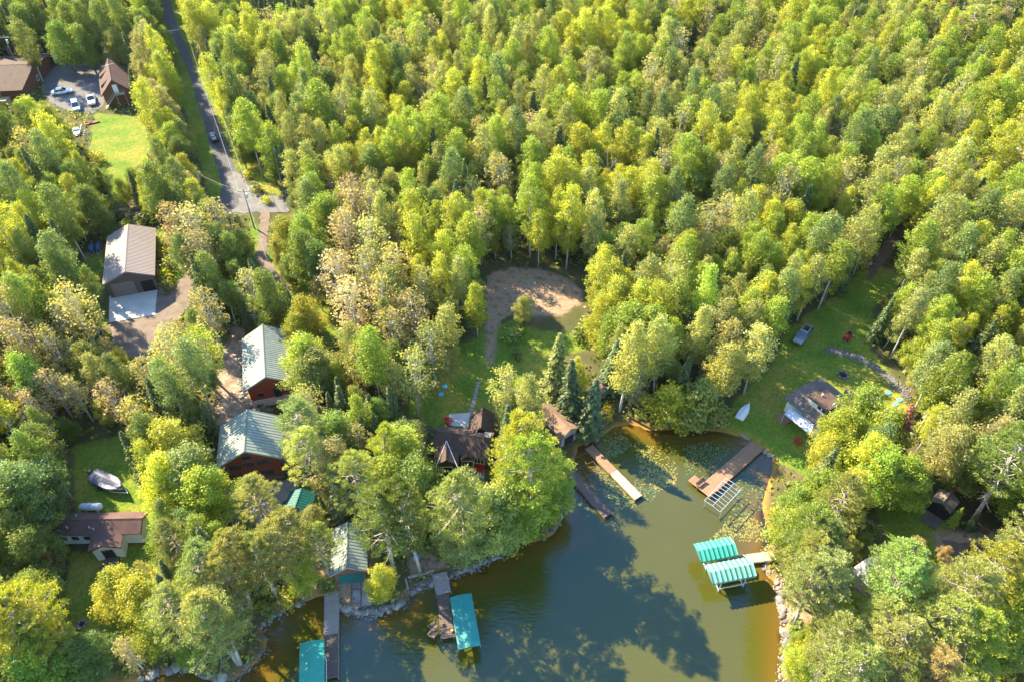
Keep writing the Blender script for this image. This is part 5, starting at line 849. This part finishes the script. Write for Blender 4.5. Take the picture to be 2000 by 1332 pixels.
ng = bpy.data.node_groups.new('forest', 'GeometryNodeTree'); ng.interface.new_socket('Geometry', in_out='INPUT', socket_type='NodeSocketGeometry'); ng.interface.new_socket('Geometry', in_out='OUTPUT', socket_type='NodeSocketGeometry')
gi, go, ip, ci = (ng.nodes.new(t) for t in ('NodeGroupInput', 'NodeGroupOutput', 'GeometryNodeInstanceOnPoints', 'GeometryNodeCollectionInfo'))
ci.inputs['Collection'].default_value = pcol; ci.inputs['Separate Children'].default_value = True; ci.inputs['Reset Children'].default_value = True; ip.inputs['Pick Instance'].default_value = True
def nattr(name, typ): a = ng.nodes.new('GeometryNodeInputNamedAttribute'); a.data_type = typ; a.inputs['Name'].default_value = name; return a.outputs['Attribute']
LN = ng.links.new; e2r = ng.nodes.new('FunctionNodeEulerToRotation'); LN(nattr('turn', 'FLOAT_VECTOR'), e2r.inputs[0]); LN(gi.outputs[0], ip.inputs['Points']); LN(ci.outputs[0], ip.inputs['Instance']); LN(nattr('pick', 'INT'), ip.inputs['Instance Index']); LN(e2r.outputs[0], ip.inputs['Rotation']); LN(nattr('size', 'FLOAT_VECTOR'), ip.inputs['Scale']); LN(ip.outputs[0], go.inputs[0])
fo.modifiers.new('trees', 'NODES').node_group = ng
# undergrowth between the trunks, one mass
P = []
for _ in range(26000):
    Y = R.uniform(24, 270); half = (Y * CP + 65) / FPX * 1000 + 8; X = R.uniform(-half, half); P.append((X, Y))
P = np.array(P); ok = (grid_at(SD, P[:, 0], P[:, 1]) > .6) & (grid_at(WL, P[:, 0], P[:, 1]) < .25) & (grid_at(WD, P[:, 0], P[:, 1]) < .4)
for q in NOBASE: ok &= ~inpoly(P[:, 0], P[:, 1], q)
for b in BLD:
    mw = np.array(b.r.matrix_world.inverted()); q = P @ mw[:2, :2].T + mw[:2, 3]; ok &= ~((np.abs(q[:, 0]) < b.w + .4) & (np.abs(q[:, 1]) < b.l + .4))
for Q in ([(436,640),(468,655),(474,770),(492,800),(470,815),(430,812),(424,740)], [(80,135),(195,125),(205,205),(140,222),(98,200)], [(508,413),(530,413),(524,500),(566,556),(560,570),(505,515)], [(60,400),(420,398),(420,425),(60,465)], [(436,940),(590,930),(530,1024),(436,1024)], [(684,1110),(728,1110),(728,1195),(684,1195)], [(1830,1050),(1970,1070),(1950,1110),(1840,1100)], [(1690,545),(1735,465),(1790,425),(1722,535)]): ok &= ~inpoly(P[:, 0], P[:, 1], world_poly(Q))
P = P[ok]; k = 5; B = np.repeat(P, k, 0) + NR.normal(0, .35, (len(P) * k, 2)); hh = np.abs(NR.normal(.35, .35, len(B))); Z = H(B[:, 0], B[:, 1]) + hh; n = len(B)
tn = np.array(TONE['mid']) * (1 + NR.normal(0, .25, (n, 1))); wh = NR.random(n); tn[wh < .22] = np.array(TONE['lime']) * .9; tn[wh > .93] = np.array(TONE['tan']) * .6
tag(link('undergrowth', quads('undergrowth', np.column_stack([B, Z]), NR.normal(size=(n, 3)) + [0, 0, .8], NR.uniform(.16, .42, n), np.clip(tn, .01, 1), .7, 'leaf'), None), 'low ferns and saplings covering the forest floor', kind='stuff')
# shrubs at the edges
SHR = [(480,1030),(455,1055),(330,520),(318,500),(322,540),(325,560),(316,475),(1000,655),(1010,690),(1130,655),(1180,690),(1450,870),(1425,850),(1400,850),(1350,855),(1500,920),(1515,1000),(1520,1040),(1560,1240),(1590,1260),(1540,1270),(1640,1180),(870,900),(840,1060),(870,1080),(930,1080),(960,1070),(1060,1040),(1080,1010),(640,1140),(520,1190),(560,1170),(230,420),(245,435),(280,430),(205,450),(210,400),(300,425),(470,460),(480,500),(500,540),(470,300),(485,340),(500,370),(450,260),(440,230),(425,180),(520,390),(1740,600),(1720,640),(1790,740),(1800,780),(1780,800),(1500,880),(1690,1040),(820,620),(800,700),(905,640),(1150,640),(1210,830),(1190,800),(300,260),(310,300),(190,310),(170,300)]
for i, (x, y) in enumerate(SHR):
    p = pg(x, y, .8)
    if float(grid_at(SD, p.x, p.y)) < .3: continue
    t = R.choice(('bright', 'mid', 'lime', 'pine', 'gold', 'bluegreen')); hs = R.uniform(1.4, 2.8); lab = auto_label('shrub', t, x, y, hs); tree('shrub', p.x, p.y, hs, t, lab, lab + ' group', 1.2)
# lily pads: floating leaves nobody could count
BEDS = [([(1165,905),(1185,900),(1255,985),(1235,998),(1205,995),(1160,950)], 520, 0), ([(1235,865),(1275,870),(1325,905),(1320,945),(1285,960),(1250,930)], 620, 1), ([(1180,850),(1215,840),(1235,870),(1200,895),(1180,890)], 260, 2), ([(1425,1005),(1460,1000),(1500,1030),(1490,1060),(1440,1055),(1370,1062),(1400,1040)], 520, 1), ([(1440,935),(1490,930),(1498,990),(1460,1010),(1430,1000)], 380, 2), ([(1330,870),(1400,860),(1430,880),(1380,920),(1340,930)], 420, 2), ([(1110,940),(1130,940),(1180,1000),(1150,1010),(1110,980)], 200, 2), ([(1240,935),(1290,960),(1270,980),(1235,965)], 140, 2)]
g = MB(); tones_ = []
for Pq, n, dk in BEDS:
    n = int(n * 1.05)
    W = [tuple(pz(x, y, 0)[:2]) for x, y in Pq]; xs = [w[0] for w in W]; ys = [w[1] for w in W]; c = 0; tries = 0; seeds = [(R.uniform(min(xs), max(xs)), R.uniform(min(ys), max(ys))) for _ in range(26)]
    while c < n and tries < n * 30:
        tries += 1; sx_, sy_ = R.choice(seeds); X, Y = R.gauss(sx_, 1.1), R.gauss(sy_, 1.1)
        if not inpoly(X, Y, W) or float(grid_at(SD, X, Y)) > -.2: continue
        r = R.uniform(.05, .15); a0 = R.uniform(0, 6.28); m = 7; z = .012 + R.random() * .03; g.add([(X + r * math.cos(a0 + 5.6 * i / (m - 1)), Y + r * math.sin(a0 + 5.6 * i / (m - 1)), z + R.uniform(0, .03)) for i in range(m)] + [(X, Y, z)], [(i, i + 1, m) for i in range(m - 1)]); c += 1
        t = [(.16,.19,.03), (.24,.22,.03), (.06,.11,.035)][dk if R.random() < .75 else R.randrange(3)]; tones_ += [t if R.random() < .96 else (.4, .15, .03)] * (m - 1)
lp = g.build('lily_pads', 'pad'); at = lp.data.attributes.new('tone', 'FLOAT_COLOR', 'FACE'); at.data.foreach_set('color', np.array([(*t, 1) for t in tones_], np.float32).ravel()); tag(lp, 'floating lily pads scattered over the sheltered shallows', kind='stuff')

# the hazy late-summer air
hz = MB().box(-420, 420, -40, 480, -4.5, 92.0).build('haze', None); tag(hz, 'thin pale haze in the air over the lake and woods', kind='stuff')
hm = bpy.data.materials.new('haze'); hm.use_nodes = True; hm.node_tree.nodes.clear(); pv = hm.node_tree.nodes.new('ShaderNodeVolumePrincipled'); ho = hm.node_tree.nodes.new('ShaderNodeOutputMaterial'); pv.inputs['Color'].default_value = (.9, .95, 1, 1); pv.inputs['Density'].default_value = .00002; pv.inputs['Anisotropy'].default_value = .3; hm.node_tree.links.new(pv.outputs[0], ho.inputs['Volume']); hz.data.materials.append(hm)
